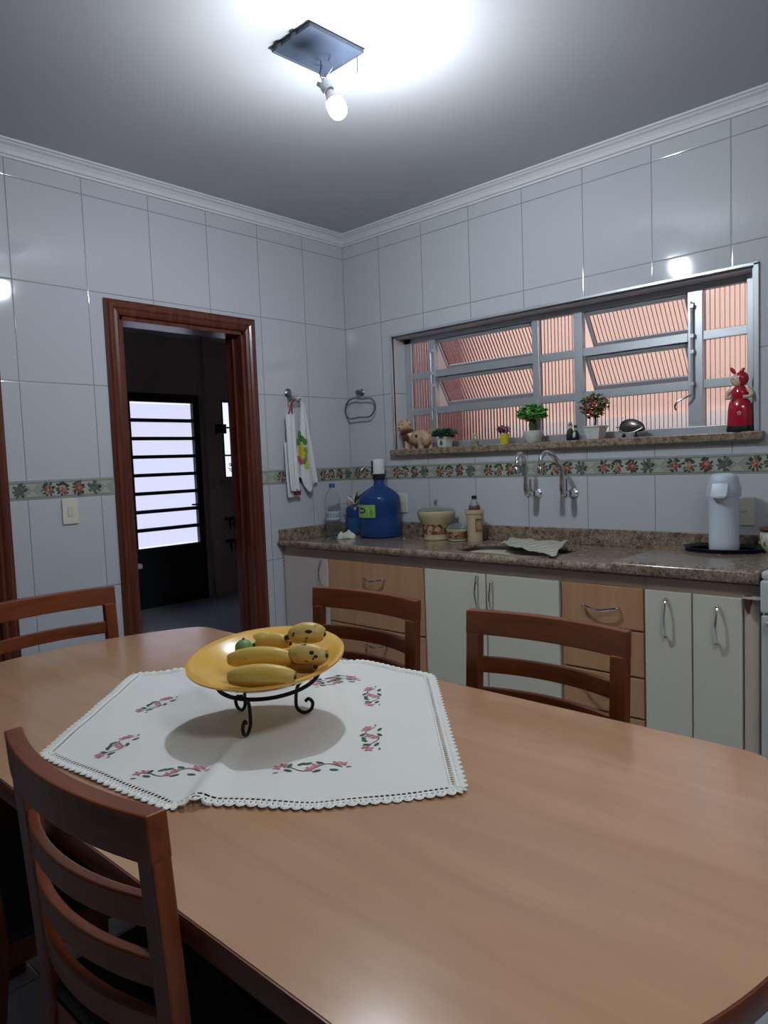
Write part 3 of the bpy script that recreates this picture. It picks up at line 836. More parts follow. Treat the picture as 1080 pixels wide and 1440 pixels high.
# crumpled cloth beside the jug
def crumple(name, label, cat, c, rx, ry, hgt, ml, seed, rot=0, sq=2.4, par=None, n=34):
    rn = random.Random(seed); ph = [rn.uniform(0, 6) for _ in range(8)]
    mb = MB(); vs = []; fs = []
    for i in range(n+1):
        for j_ in range(n+1):
            u = -1+2*i/n; v = -1+2*j_/n
            w = .055*math.sin(5*u+ph[0]+2*v)+.05*math.sin(7*v+ph[1])
            x = u*rx*(1+w); y = v*ry*(1+.08*math.sin(6*u+ph[2]))
            d = max(0, 1-(abs(u)**sq+abs(v)**sq))
            z = hgt*(d**.35)*(.62+.38*math.sin(4*u+3*v+ph[3])*math.cos(5*v-2*u+ph[4])) + hgt*.10*math.sin(11*u+ph[5])*math.sin(9*v+ph[6])*d
            z = max(z, 0)+.0015
            cs, sn = math.cos(rot), math.sin(rot)
            vs.append(Vector(c)+Vector((x*cs-y*sn, x*sn+y*cs, z)))
    for i in range(n):
        for j_ in range(n):
            a = i*(n+1)+j_; fs.append((a, a+1, a+n+2, a+n+1))
    mb.add(vs, fs)
    o = mb.build(name, ml, None, smooth=True, loc=c)
    sd = o.modifiers.new('solid', 'SOLIDIFY'); sd.thickness = .0015; sd.offset = 1
    tag(o, label, cat); return o
m_cloth = mat('cloth_white', (.62, .62, .55), .8, bump=.3, bscale=300)
crumple('dishcloth', 'small crumpled white cloth on the worktop between the clear bottle and blue jug', 'cloth', (.240, -.30, SZ), .054, .045, .045, m_cloth, 4, .7)

# decorated ceramic jars
def jar_mat(name, base, z0, z1):
    m, nt, b = new_mat(name)
    tc = N(nt, 'ShaderNodeTexCoord'); sp = N(nt, 'ShaderNodeSeparateXYZ'); nt.links.new(tc.outputs['Object'], sp.inputs[0])
    no = N(nt, 'ShaderNodeTexNoise', Scale=45.0, Detail=4.0); nt.links.new(tc.outputs['Object'], no.inputs['Vector'])
    cr = N(nt, 'ShaderNodeValToRGB'); e = cr.color_ramp.elements
    e[0].position = .40; e[0].color = (.14, .03, .015, 1); e[1].position = .60; e[1].color = c4(base)
    k = e.new(.5); k.color = (.30, .12, .05, 1)
    nt.links.new(no.outputs[0], cr.inputs[0])
    inb = math_n(nt, 'MULTIPLY', math_n(nt, 'GREATER_THAN', sp.outputs[2], z0), math_n(nt, 'LESS_THAN', sp.outputs[2], z1))
    mx = N(nt, 'ShaderNodeMix', data_type='RGBA'); mx.inputs[6].default_value = c4(base)
    nt.links.new(inb, mx.inputs[0]); nt.links.new(cr.outputs[0], mx.inputs[7]); nt.links.new(mx.outputs[2], b.inputs['Base Color'])
    b.inputs['Roughness'].default_value = .2
    return m
CREAM = (.50, .42, .28)
m_glasslid = mat('glass_lid', (.75, .82, .78), .05, trans=.9, ior=1.15)
def jar(label, c, prof, zlid, rl, z0, z1):
    t = thing('ceramic_jar', label, 'jar', c, 'decorated ceramic jars with glass lids')
    MB().lathe(prof, c, 36).build('body', jar_mat('jar_glaze', CREAM, z0, z1), t, smooth=True)
    MB().lathe([(rl, zlid), (rl+.003, zlid+.004), (rl*.8, zlid+.018), (rl*.3, zlid+.028), (0, zlid+.03)], c, 32).build('lid', m_glasslid, t, smooth=True)
    MB().lathe([(.006, zlid+.028), (.010, zlid+.032), (.009, zlid+.052), (.012, zlid+.056), (.010, zlid+.062), (0, zlid+.063)], c, 16).build('knob', m_chrome, t, smooth=True)
    return t
jar('large cream ceramic jar with brown picture band and glass lid, right of the blue jug', Vector((.775, -.125, SZ)),
    [(0, 0), (.070, 0), (.074, .006), (.070, .016), (.073, .03), (.076, .070), (.084, .092), (.097, .115), (.105, .138), (.107, .156), (.104, .161), (.099, .157), (.09, .15), (0, .15)], .160, .099, .032, .088)
jar('small low cream jar with glass lid, between the big jar and the tall cup', Vector((.925, -.130, SZ)),
    [(0, 0), (.048, 0), (.054, .006), (.050, .012), (.058, .018), (.064, .03), (.062, .055), (.066, .062), (.062, .066), (0, .064)], .066, .060, .020, .052)
# tall ceramic cup with sauce bottle inside
cc = Vector((1.035, -.125, SZ))
t = thing('ceramic_holder', 'tall cream ceramic cup with framed brown picture, left of the sink', 'cup', cc)
MB().lathe([(0, 0), (.040, 0), (.042, .006), (.040, .03), (.043, .10), (.046, .148), (.051, .150), (.051, .168), (.046, .170), (.043, .16), (.040, .05), (0, .05)], cc, 32).build('body', mat('holder_glaze', CREAM, .2), t, smooth=True)
va3 = math.atan2(CAM.y-cc.y, CAM.x-cc.x)
fo = wrap_patch(cc, .0425, va3+.05, va3+.95, .055, .125, 8, .003).build('picture', mat('picture_brown', (.22, .12, .06), .3, var=.6, vscale=60), t, smooth=True)
wrap_patch(cc, .0452, va3+.17, va3+.83, .068, .112, 8, .001).build('picture_centre', mat('picture_tan', (.38, .26, .14), .3, var=.5, vscale=90), fo, smooth=True)
bt = cc+Vector((0, 0, .05))
t = thing('sauce_bottle', 'small clear bottle with dark cap standing inside the tall cream cup', 'bottle', bt)
MB().lathe([(0, 0), (.030, 0), (.031, .10), (.030, .128), (.022, .150), (.013, .165), (.012, .178), (0, .178)], bt, 24).build('body', mat('bottle_glass', (.72, .70, .74), .05, trans=.7, ior=1.2), t, smooth=True)
MB().lathe([(.0315, .118), (.0315, .135), (.027, .143), (.026, .143), (.03, .118)], bt, 24).build('label', mat('bottle_band', (.12, .05, .05), .3, var=.6, vscale=80), t, smooth=True)
MB().lathe([(0, .176), (.014, .176), (.014, .192), (.012, .194), (0, .194)], bt, 20).build('cap', m_black, t, smooth=True)
# keys left of the jar
kc = Vector((.600, -.20, SZ))
t = thing('key_ring', 'small dark bunch of keys lying left of the large cream jar', 'keys', kc)
MB().tube([kc+Vector((.014*math.cos(a), .014*math.sin(a), .003)) for a in [k*PI/6 for k in range(12)]], .0015, 6, closed=True).build('ring', m_chrome, t, smooth=True)
for i in range(4):
    a = i*1.1+.3; Rk = Matrix.Translation(kc+Vector((0, 0, .004+i*.003))) @ Matrix.Rotation(a, 4, 'Z')
    k_ = MB().prism([(.012, -.009), (.03, -.009), (.034, 0), (.03, .009), (.012, .009)], 0, .0022, M=Rk); k_.box(.032, .062, -.003, .003, 0, .002, M=Rk).box(.052, .056, .003, .006, 0, .002, M=Rk)
    k_.build('key', m_darkmet if i % 2 else m_chrome, t)

# striped dish cloth over the sink
def sink_cloth():
    cs = [P(704, 765, z=.938), P(720, 757.5, z=.945), P(798, 762, z=.945), P(779, 782, z=.938)]
    a, b, c_, d = cs
    n, m2 = 40, 22; vs = []; fs = []
    for i in range(n+1):
        for k in range(m2+1):
            u, v = i/n, k/m2
            p = (a*(1-u)+d*u)*(1-v)+(b*(1-u)+c_*u)*v
            wv = .003*math.sin(18*u+2*v)+.002*math.sin(31*u-3*v)+.003*math.sin(9*v+4*u)
            sag = -.004*math.sin(PI*u)*(1-v)
            edge = .004*math.sin(22*u)*(1-v)
            p = p+Vector((.004*math.sin(14*v), edge, wv+sag+.005))
            vs.append(p)
    for i in range(n):
        for k in range(m2):
            q = i*(m2+1)+k; fs.append((q, q+1, q+m2+2, q+m2+1))
    mm, nt, b_ = new_mat('striped_cloth')
    tc = N(nt, 'ShaderNodeTexCoord'); mp = N(nt, 'ShaderNodeMapping'); mp.inputs['Rotation'].default_value = (0, 0, .2)
    nt.links.new(tc.outputs['Object'], mp.inputs[0])
    wv = N(nt, 'ShaderNodeTexWave', Scale=7.0, Distortion=.3); nt.links.new(mp.outputs[0], wv.inputs['Vector'])
    cr = N(nt, 'ShaderNodeValToRGB'); e = cr.color_ramp.elements
    e[0].position = .0; e[0].color = (.20, .22, .17, 1); e[1].position = .16; e[1].color = (.50, .48, .41, 1)
    nt.links.new(wv.outputs[0], cr.inputs[0]); nt.links.new(cr.outputs[0], b_.inputs['Base Color']); b_.inputs['Roughness'].default_value = .9
    o = MB().add(vs, fs).build('dish_towel', mm, None, smooth=True, loc=(1.5, -.25, .93))
    s_ = o.modifiers.new('solid', 'SOLIDIFY'); s_.thickness = .003; s_.offset = 1
    tag(o, 'pale dish towel with dark stripes laid over the sink opening', 'towel')
sink_cloth()

# tray, thermos, round pot
tc_ = Vector((2.285, -.150, RZ2))
t = thing('serving_tray', 'oval navy tray with dark rim under the white thermos', 'tray', tc_)
MB().lathe([(0, 0), (.14, 0), (.146, .003), (.140, .006), (0, .006)], tc_, 48, sy=.78).build('base', mat('tray_navy', (.012, .018, .08), .25), t, smooth=True)
MB().lathe([(.139, .002), (.150, .014), (.155, .016), (.152, .018), (.146, .014), (.136, .006)], tc_, 48, sy=.78).build('rim', m_black, t, smooth=True)
ac = Vector((2.292, -.150, RZ2+.006))
m_ther = mat('thermos_white', (.56, .64, .72), .28)
t = thing('thermos', 'tall pale white push-top thermos jug standing on the oval tray', 'thermos', ac)
r_ = .0575
MB().lathe([(0, 0), (r_*.98, 0), (r_, .004), (r_, .028), (r_*.985, .030), (r_*.985, .210), (r_*.99, .214), (0, .214)], ac, 40).build('body', m_ther, t, smooth=True)
MB().lathe([(.0, .214), (r_*1.0, .214), (r_*1.02, .220), (r_*1.02, .262), (r_*.99, .268), (0, .268)], ac, 40).build('shoulder', m_ther, t, smooth=True)
MB().lathe([(0, .266), (r_*.97, .266), (r_*.97, .280), (r_*.90, .296), (r_*.70, .307), (r_*.4, .311), (0, .312)], ac, 40).build('lid', m_ther, t, smooth=True)
vd = (Vector((CAM.x, CAM.y, 0))-Vector((ac.x, ac.y, 0))).normalized(); sd = Vector((-vd.y, vd.x, 0))
vd = (vd*.92 - sd*.25).normalized(); sd = Vector((-vd.y, vd.x, 0))
sp = MB(); o_ = ac
pts = []
for (zz, hw, out) in ((.270, .040, .052), (.240, .040, .066), (.222, .040, .080), (.214, .030, .080), (.196, .004, .058)):
    pts.append([o_+vd*.03+sd*hw+Vector((0, 0, zz)), o_+vd*out+sd*hw*.75+Vector((0, 0, zz)), o_+vd*(out+.006)+Vector((0, 0, zz)), o_+vd*out-sd*hw*.75+Vector((0, 0, zz)), o_+vd*.03-sd*hw+Vector((0, 0, zz))])
sp.rings(pts).build('spout', m_ther, t, smooth=True)
hd = MB(); pp = []
for k in range(13):
    a = PI*k/12
    pp.append(ac+sd*(.061*math.cos(a)) - vd*(.064*math.sin(a)) + Vector((0, 0, .262-.05*math.sin(a))))
pp = [ac+sd*.061+Vector((0, 0, .215)), *pp, ac-sd*.061+Vector((0, 0, .215))]
hd.tube(pp, .005, 8).build('handle', m_ther, t, smooth=True)
pc2 = Vector((2.480, -.115, RZ2))
t = thing('ceramic_pot', 'round patterned white pot with brown lid at the right end of the worktop', 'pot', pc2)
MB().lathe([(0, 0), (.042, 0), (.052, .012), (.061, .035), (.063, .06), (.058, .085), (.055, .088), (0, .086)], pc2, 32).build('body', mat('pot_white', (.6, .6, .54), .25), t, smooth=True)
MB().lathe([(.064, .086), (.066, .090), (.064, .096), (.045, .104), (.012, .108), (.012, .116), (0, .118)], pc2, 32).build('lid', mat('lid_brown', (.10, .03, .02), .35), t, smooth=True)
va4 = math.atan2(CAM.y-pc2.y, CAM.x-pc2.x); pt = MB()
for q in range(16):
    a = va4-2.2+q*.28; d = Vector((math.cos(a), math.sin(a), 0)); zz = .05+.015*math.sin(q*2.1)
    pt.ell(pc2+d*.0625+Vector((0, 0, zz)), .004, .004, .010, 8, mi=q % 2)
pt.build('pattern', [mat('pattern_yellow', (.6, .45, .05), .4), mat('pattern_green', (.08, .16, .04), .4)], t, smooth=True)

# ------------------------------------------------------------------ stove
SX0, SX1, SYF = 2.560, 3.16, -.655
m_enam = mat('stove_enamel', (.62, .64, .66), .2)
t = thing('stove', 'white kitchen stove with black oven glass at the right end of the worktop', 'stove', ((SX0+SX1)/2, -.33, 0))
MB().box(SX0, SX1, -.05, SYF+.03, .06, .925).box(SX0+.03, SX1-.03, -.08, SYF+.08, 0, .06).build('body', m_enam, t, bevel=.006)
MB().box(SX0, SX1, -.05, SYF+.01, .925, .955).build('cooktop', m_enam, t, bevel=.012, seg=3)
MB().box(SX0, SX1, SYF, SYF+.03, .815, .925).build('control_panel', m_enam, t, bevel=.008)
for i in range(5):
    MB().lathe([(0, 0), (.019, 0), (.017, .018), (.0, .019)], (SX0+.08+i*.11, SYF, .87), 20, M=Matrix.Rotation(PI/2, 3, 'X')).build('knob', m_black, t, smooth=True)
od = MB().box(SX0+.004, SX1-.004, SYF, SYF+.03, .12, .808).build('oven_door', m_enam, t, bevel=.005)
MB().box(SX0+.028, SX1-.028, SYF-.004, SYF+.001, .20, .775).build('oven_glass', mat('oven_glass', (.008, .008, .01), .06), od, bevel=.002)
MB().tube([(SX0+.03, SYF, .79), (SX0+.03, SYF-.035, .79), (SX1-.03, SYF-.035, .79), (SX1-.03, SYF, .79)], .009, 10).build('door_handle', m_alu, od, smooth=True)
for i, (bx_, by_) in enumerate(((.14, -.2), (.46, -.2), (.14, -.47), (.46, -.47))):
    q = MB().lathe([(0, 0), (.045, 0), (.045, .012), (.02, .016), (0, .016)], (SX0+bx_, by_, .955), 24).build('burner', m_black, t, smooth=True)
    g = MB()
    for s_ in (-1, 1):
        g.box(SX0+bx_-.1, SX0+bx_+.1, by_+s_*.05-.004, by_+s_*.05+.004, .970, .978).box(SX0+bx_+s_*.05-.004, SX0+bx_+s_*.05+.004, by_-.1, by_+.1, .962, .970)
        g.box(SX0+bx_+s_*.09-.004, SX0+bx_+s_*.09+.004, by_-.054, by_-.046, .955, .972).box(SX0+bx_+s_*.09-.004, SX0+bx_+s_*.09+.004, by_+.046, by_+.054, .955, .972)
    g.build('grate', m_iron, t)

# ------------------------------------------------------------------ sill ornaments
SL = 1.434
def leafball(c, r, n, cols, seed, sx=1., sz=1., size=.008, hemi=-.9):
    rn = random.Random(seed); mb = MB(); c = Vector(c)
    for i in range(n):
        while True:
            d = Vector((rn.uniform(-1, 1), rn.uniform(-1, 1), rn.uniform(-1, 1)))
            if .35 < d.length < 1 and d.z > hemi: break
        d = d.normalized()*rn.uniform(.5, 1)
        p = c+Vector((d.x*r*sx, d.y*r*sx, d.z*r*sz))
        Rm = Matrix.Rotation(rn.uniform(0, 6.28), 3, 'Z') @ Matrix.Rotation(rn.uniform(-1, 1), 3, 'X') @ Matrix.Rotation(rn.uniform(-.8, .8), 3, 'Y')
        mi = rn.choices(range(len(cols)), weights=[w for _, w in cols])[0]
        mb.ell(p, size*rn.uniform(.8, 1.3), size*.6, size*.18, 7, mi=mi, M=Rm)
    return mb
m_g1 = mat('leaf_bright_green', (.11, .36, .06), .5, var=.3, vscale=80)
m_g2 = mat('leaf_deep_green', (.025, .10, .03), .5)
m_g3 = mat('leaf_grey_green', (.02, .05, .04), .6)
m_redl = mat('leaf_red', (.38, .03, .03), .5)
m_pnk = mat('leaf_pink', (.5, .16, .16), .5)
m_purp = mat('leaf_purple', (.12, .02, .07), .5)
m_potw = mat('pot_white_glaze', (.58, .60, .57), .3, var=.08, vscale=60)
m_soil = mat('soil', (.04, .018, .012), .9)

# ceramic sheep/cow figurine, facing left
sc_ = Vector((.545, .010, SL))
t = thing('animal_figurine', 'beige ceramic farm animal with a brown scarf at the left end of the window sill', 'figurine', sc_)
m_bei = mat('ceramic_beige', (.47, .33, .21), .3, var=.15, vscale=40)
m_beid = mat('ceramic_brown', (.10, .03, .022), .3)
b_ = MB().ell(sc_+Vector((.025, 0, .062)), .078, .040, .046, 22)
b_.ell(sc_+Vector((-.045, 0, .072)), .036, .034, .042, 18)
b_.ell(sc_+Vector((.075, -.01, .050)), .032, .034, .040, 16)
b_.tube([sc_+Vector((-.050, -.004, .070)), sc_+Vector((-.066, -.014, .105)), sc_+Vector((-.076, -.020, .130))], [.034, .028, .024], 14)
b_.build('body', m_bei, t, smooth=True)
for dx, dy in ((-.062, -.020), (-.040, .020), (.045, -.022), (.080, .018)):
    MB().lathe([(0, 0), (.017, 0), (.018, .010), (.016, .03), (.018, .045)], sc_+Vector((dx, dy, 0)), 14).build('leg', m_bei, t, smooth=True)
hdc = sc_+Vector((-.078, -.022, .137))
h_ = MB().ell(hdc, .040, .036, .038, 20); h_.ell(hdc+Vector((-.006, -.022, -.012)), .027, .020, .020, 16)
ho = h_.build('head', m_bei, t, smooth=True)
cu = MB(); rn = random.Random(2)
for q in range(26):
    a = rn.uniform(0, 2*PI); e = rn.uniform(.25, 1.4)
    d = Vector((math.cos(a)*math.cos(e), max(math.sin(a), -.35)*math.cos(e), math.sin(e)))
    cu.ell(hdc+Vector((d.x*.036, d.y*.034+.006, d.z*.036)), .0095, seg=8)
cu.build('curls', mat('ceramic_tan', (.40, .25, .15), .35), ho, smooth=True)
MB().ell(hdc+Vector((-.036, 0, .018)), .012, .007, .010, 10).ell(hdc+Vector((.036, 0, .016)), .010, .007, .013, 10).ell(hdc+Vector((0, .004, .030)), .024, .022, .012, 12).build('ears', m_beid if False else m_bei, ho, smooth=True)
MB().ell(hdc+Vector((-.012, -.034, .006)), .0035, .003, .0035, 8).ell(hdc+Vector((.012, -.033, .007)), .0035, .003, .0035, 8).ell(hdc+Vector((-.004, -.042, -.010)), .007, .003, .003, 8).build('face', m_beid, ho, smooth=True)
s_ = MB().tube([sc_+Vector((-.058+.030*math.cos(a), -.008+.030*math.sin(a), .092+.008*math.cos(a))) for a in [k*PI/8 for k in range(16)]], .013, 8, closed=True)
s_.v = [v+Vector((-.006, -.004, .006)) for v in s_.v]
s_.ell(sc_+Vector((-.066, -.038, .068)), .012, .008, .024, 10, M=Matrix.Rotation(.2, 3, 'Y')).ell(sc_+Vector((-.044, -.038, .066)), .012, .008, .026, 10, M=Matrix.Rotation(-.3, 3, 'Y'))
s_.build('scarf', m_beid, t, smooth=True)
MB().tube(bez([sc_+Vector((.09, -.01, .08)), sc_+Vector((.105, -.015, .10)), sc_+Vector((.125, -.015, .102)), sc_+Vector((.120, -.015, .085))], 5), .006, 8).build('tail', m_bei, t, smooth=True)
for a in range(5):
    pass
MB().lathe([(.001, .002), (.011, .0), (.011, -.002)], sc_+Vector((.025, -.040, .072)), 5, M=Matrix.Rotation(PI/2, 3, 'X')).build('star_mark', m_beid, t)

def pot_sq(t, c, w0, w1, h, ml, name='pot', rim=.004):
    def rr(w, z): return [c+Vector((x, y, z)) for x, y in ((-w, -w), (w, -w), (w, w), (-w, w))]
    mb = MB().rings([rr(w0, 0), rr(w1, h-.008), rr(w1+rim, h-.007), rr(w1+rim, h), rr(w1-.004, h), rr(w1-.006, h-.008)])
    return mb.build(name, ml, t, bevel=.003)
# pot with green tree mark
c = Vector((.755, .0, SL))
t = thing('potted_plant', 'dark green plant in a small white pot with green tree mark, beside the animal figurine', 'plant', c, 'small plants on the window sill')
pot_sq(t, c, .027, .035, .058, m_potw)
MB().box(-.0025, .0025, -.001, .001, .010, .020, M=Matrix.Translation(c+Vector((-.002, -.0335, 0)))).prism([(-.011, .018), (.011, .018), (0, .046)], .0320, .0350, M=Matrix.Translation(c) @ Matrix.Rotation(PI/2, 4, 'X')).build('tree_mark', m_g2, t)
leafball(c+Vector((0, 0, .078)), .074, 260, [(m_g3, 3), (m_g2, 1)], 21, 1.0, .36, .012).build('foliage', [m_g3, m_g2], t, smooth=True)
# small owl-like ornament
c = Vector((.962, .0, SL))
t = thing('owl_figurine', 'tiny mottled owl ornament between the dark green plant and the yellow pot', 'figurine', c)
m_mott = mat('mottled_stone', (.30, .27, .17), .5, var=.6, vscale=120)
MB().ell(c+Vector((0, 0, .022)), .024, .018, .022, 14).ell(c+Vector((.003, -.002, .046)), .017, .014, .014, 14).build('body', m_mott, t, smooth=True)
MB().ell(c+Vector((-.010, 0, .062)), .005, .004, .008, 8).ell(c+Vector((.014, 0, .062)), .005, .004, .008, 8).build('ear_tufts', m_mott, t, smooth=True)
MB().ell(c+Vector((.013, -.014, .040)), .010, .006, .012, 10).build('face_disc', m_potw, t, smooth=True)
MB().box(-.026, .030, -.018, .018, 0, .008, M=Matrix.Translation(c)).build('base', m_mott, t, bevel=.002)
# yellow pot with purple plant
c = Vector((1.152, .0, SL))
t = thing('potted_plant', 'purple-leaved plant in a small yellow pot on the window sill', 'plant', c, 'small plants on the window sill')
MB().lathe([(0, 0), (.022, 0), (.026, .045), (.028, .046), (.028, .052), (.024, .052), (.022, .044), (0, .044)], c, 24).build('pot', mat('pot_yellow', (.60, .52, .04), .35), t, smooth=True)
leafball(c+Vector((-.004, 0, .075)), .042, 70, [(m_purp, 4), (m_pnk, 1)], 22, 1.0, .6, .009).build('foliage', [m_purp, m_pnk], t, smooth=True)
MB().tube([c+Vector((0, 0, .044)), c+Vector((0, 0, .08))], .003, 6).build('stem', m_purp, t)
# white round pot with bright green plant
c = Vector((1.325, .0, SL))
t = thing('potted_plant', 'bright green bushy plant in a round white pot in front of the window middle', 'plant', c, 'small plants on the window sill')
MB().lathe([(0, 0), (.034, 0), (.042, .010), (.052, .045), (.054, .058), (.050, .060), (.046, .05), (0, .05)], c, 28).build('pot', m_potw, t, smooth=True)
MB().ell(c+Vector((0, 0, .088)), .022, .02, .042, 12).build('stem', mat('moss_stem', (.05, .08, .03), .9, bump=.5), t, smooth=True)
leafball(c+Vector((0, 0, .150)), .078, 300, [(m_g1, 3), (m_g2, 1)], 23, 1.0, .62, .013, -.6).build('foliage', [m_g1, m_g2], t, smooth=True)
# black and white couple of salt shakers
for dx, dz, lab, A, B_ in ((-.014, .0, 'taller dark figurine of the small black and white pair on the sill', m_black, m_potw), (.022, .0, 'shorter white-fronted figurine of the small black and white pair on the sill', m_potw, m_black)):
    c = Vector((1.548+dx, .0 if dx < 0 else -.014, SL)); k = 1.0 if dx < 0 else .82
    t = thing('couple_figurine', lab, 'figurine', c, 'pair of black and white figurines')
    MB().lathe([(0, 0), (.018*k, 0), (.020*k, .012*k), (.019*k, .036*k), (.010*k, .056*k), (0, .060*k)], c, 18).build('body', A if dx < 0 else m_black, t, smooth=True)
    MB().ell(c+Vector((-.002, -.015*k, .030*k)), .011*k, .008*k, .020*k, 10).build('shirt_front', m_potw if dx > 0 else m_darkmet, t, smooth=True)
    ho = MB().ell(c+Vector((0, 0, .066*k)), .011*k, .011*k, .012*k, 12).build('head', m_potw, t, smooth=True)
    MB().lathe([(.014*k, .074*k), (.014*k, .076*k), (.009*k, .077*k), (.008*k, .088*k), (0, .089*k)], c, 14).build('hat', m_black if dx > 0 else mat('grey_hat', (.2, .2, .2), .5), t, smooth=True)
# topiary with red and green leaves
c = Vector((1.665, .0, SL))
t = thing('potted_plant', 'ball-shaped red and green leaved plant in a square white pot on the sill', 'plant', c, 'small plants on the window sill')
pot_sq(t, c, .030, .042, .064, m_potw)
MB().box(-.037, .037, -.037, .037, .050, .060, M=Matrix.Translation(c)).build('soil', m_soil, t)
MB().tube([c+Vector((0, 0, .055)), c+Vector((.003, 0, .09)), c+Vector((-.002, 0, .13))], .005, 8).build('stem', m_soil, t, smooth=True)
leafball(c+Vector((-.006, 0, .158)), .072, 330, [(m_g2, 3), (m_redl, 1.5), (m_pnk, .9), (m_g1, 1.2)], 24, 1.0, .85, .010).build('foliage', [m_g2, m_redl, m_pnk, m_g1], t, smooth=True)
# shell/armadillo shaped ornament on a stand
c = Vector((1.838, .0, SL))
t = thing('metal_ornament', 'dark fish-shaped silver ornament on two little black feet on the sill', 'ornament', c)
m_pew = mat('dark_pewter', (.13, .11, .11), .25, .8)
mb = MB(); rs = []
for k in range(13):
    a = PI*k/12; x = -.052*math.cos(a)
    hh = .052*max(math.sin(a), 0)**.6 if 0 < k < 12 else .004
    x2 = x + (.018 if k > 9 else 0)*(k-9)/3
    rs.append([c+Vector((x2, .020*math.cos(b)*max(math.sin(a+.01),.01)**.5, .030+hh*max(math.sin(b), -.25)+.004)) for b in [q*2*PI/14 for q in range(14)]])
mb.rings(rs); mb.build('shell', m_pew, t, smooth=True)
MB().tube(bez([c+Vector((-.046, -.014, .036)), c+Vector((-.02, -.021, .022)), c+Vector((.02, -.021, .022)), c+Vector((.062, -.012, .040))], 6), .0035, 8).ell(c+Vector((-.058, -.002, .050)), .012, .006, .005, 8).build('rim', m_chrome, t, smooth=True)
for dx in (-.028, .030):
    MB().ell(c+Vector((dx, -.010, .008)), .010, .012, .008, 10).box(-.003, .003, -.003, .003, .008, .03, M=Matrix.Translation(c+Vector((dx, -.006, 0)))).build('foot', m_black, t, smooth=True)
# red lady figurine
c = Vector((2.312, -.008, SL))
t = thing('lady_figurine', 'red ceramic lady with headscarf at the right end of the window sill', 'figurine', c)
m_rc = mat('ceramic_red', (.42, .012, .035), .12, coat=.5)
m_skin = mat('ceramic_skin', (.62, .50, .40), .2)
MB().lathe([(0, 0), (.050, 0), (.053, .008), (.050, .024), (0, .026)], c, 28, sy=.75).build('base', m_black, t, smooth=True)
MB().lathe([(.047, .022), (.049, .03), (.046, .09), (.041, .122), (.030, .135), (0, .137)], c, 30, sy=.75, wob=lambda a, z: 1+.02*math.cos(9*a)).build('skirt', m_rc, t, smooth=True)
MB().lathe([(.030, .130), (.034, .150), (.033, .170), (.020, .186), (.012, .192), (0, .193)], c, 24, sy=.75).build('bodice', m_rc, t, smooth=True)
for s in (-1, 1):
    MB().tube(bez([c+Vector((s*.030, -.002, .176)), c+Vector((s*.046, -.006, .158)), c+Vector((s*.044, -.022, .142)), c+Vector((s*.022, -.034, .140))], 5), [.010]*4+[.0095]*4+[.008]*4+[.007]*4, 10).build('arm', m_skin, t, smooth=True)
hdc = c+Vector((-.006, -.006, .212))
ho = MB().ell(hdc, .026, .024, .028, 20).build('head', m_skin, t, smooth=True)
MB().ell(hdc+Vector((.013, .005, .005)), .028, .027, .031, 20).build('headscarf', m_rc, ho, smooth=True)
MB().ell(hdc+Vector((-.018, -.002, .040)), .008, .006, .019, 10, M=Matrix.Rotation(-.6, 3, 'Y')).ell(hdc+Vector((.016, -.004, .034)), .008, .006, .018, 10, M=Matrix.Rotation(.7, 3, 'Y')).build('scarf_knot', m_rc, ho, smooth=True)
MB().ell(hdc+Vector((-.0235, -.009, .004)), .0016, .002, .003, 8).ell(hdc+Vector((-.009, -.0232, .004)), .0022, .0015, .003, 8).build('eyes', m_black, ho, smooth=True)
MB().ell(hdc+Vector((-.018, -.0170, -.010)), .0035, .003, .0015, 8).build('mouth', m_rc, ho, smooth=True)
fl = MB()
for k in range(5):
    a = k*2*PI/5+.3; fl.ell(c+Vector((.008+.0055*math.cos(a), -.0355, .075+.0055*math.sin(a))), .003, .002, .003, 8)
fl.build('flower_mark', m_potw, t, smooth=True)

# ------------------------------------------------------------------ hook, towels, ring
hc = Vector((0, -.498, 1.785))
m_pewt = mat('brushed_hook', (.22, .22, .23), .35, .9)
t = thing('towel_hook', 'metal wall hook holding the two kitchen towels', 'hook', hc)
MB().lathe([(0, 0), (.026, 0), (.027, .004), (.020, .010), (.010, .016), (0, .018)], hc, 24, M=Matrix.Rotation(PI/2, 3, 'Y')).build('rosette', m_pewt, t, smooth=True)
for s in (-1, 0, 1):
    MB().tube(bez([hc+Vector((.012, s*.004, -.004)), hc+Vector((.03, s*.020, -.03)), hc+Vector((.045, s*.030, -.05)), hc+Vector((.058, s*.036, -.046)), hc+Vector((.060, s*.038, -.034))], 5), .0045, 8).build('prong', m_pewt, t, smooth=True)
def drape(name, label, cat, outline, ml, xoff, folds, amp, extra=None, th=.004):
    """outline: list of (z, yleft, yright); hangs against the left wall"""
    n = 36; vs = []; fs = []; rows = []
    zs = [o[0] for o in outline]
    m2 = 40
    for i in range(m2+1):
        t_ = i/m2*(len(outline)-1); k = min(int(t_), len(outline)-2); f_ = t_-k
        z, yl, yr = [outline[k][q]*(1-f_)+outline[k+1][q]*f_ for q in range(3)]
        for j_ in range(n+1):
            u = j_/n
            x = xoff + amp*(.35+.65*i/m2)*math.sin(folds*2*PI*u+.8*math.sin(3*i/m2)) + amp*.3*math.sin(folds*5*u+1)
            zz = z
            if extra: zz = z + extra(u, i/m2)
            vs.append(Vector((max(x, .004), yl+(yr-yl)*u, zz)))
    for i in range(m2):
        for j_ in range(n):
            q = i*(n+1)+j_; fs.append((q, q+n+1, q+n+2, q+1))
    return vs, fs
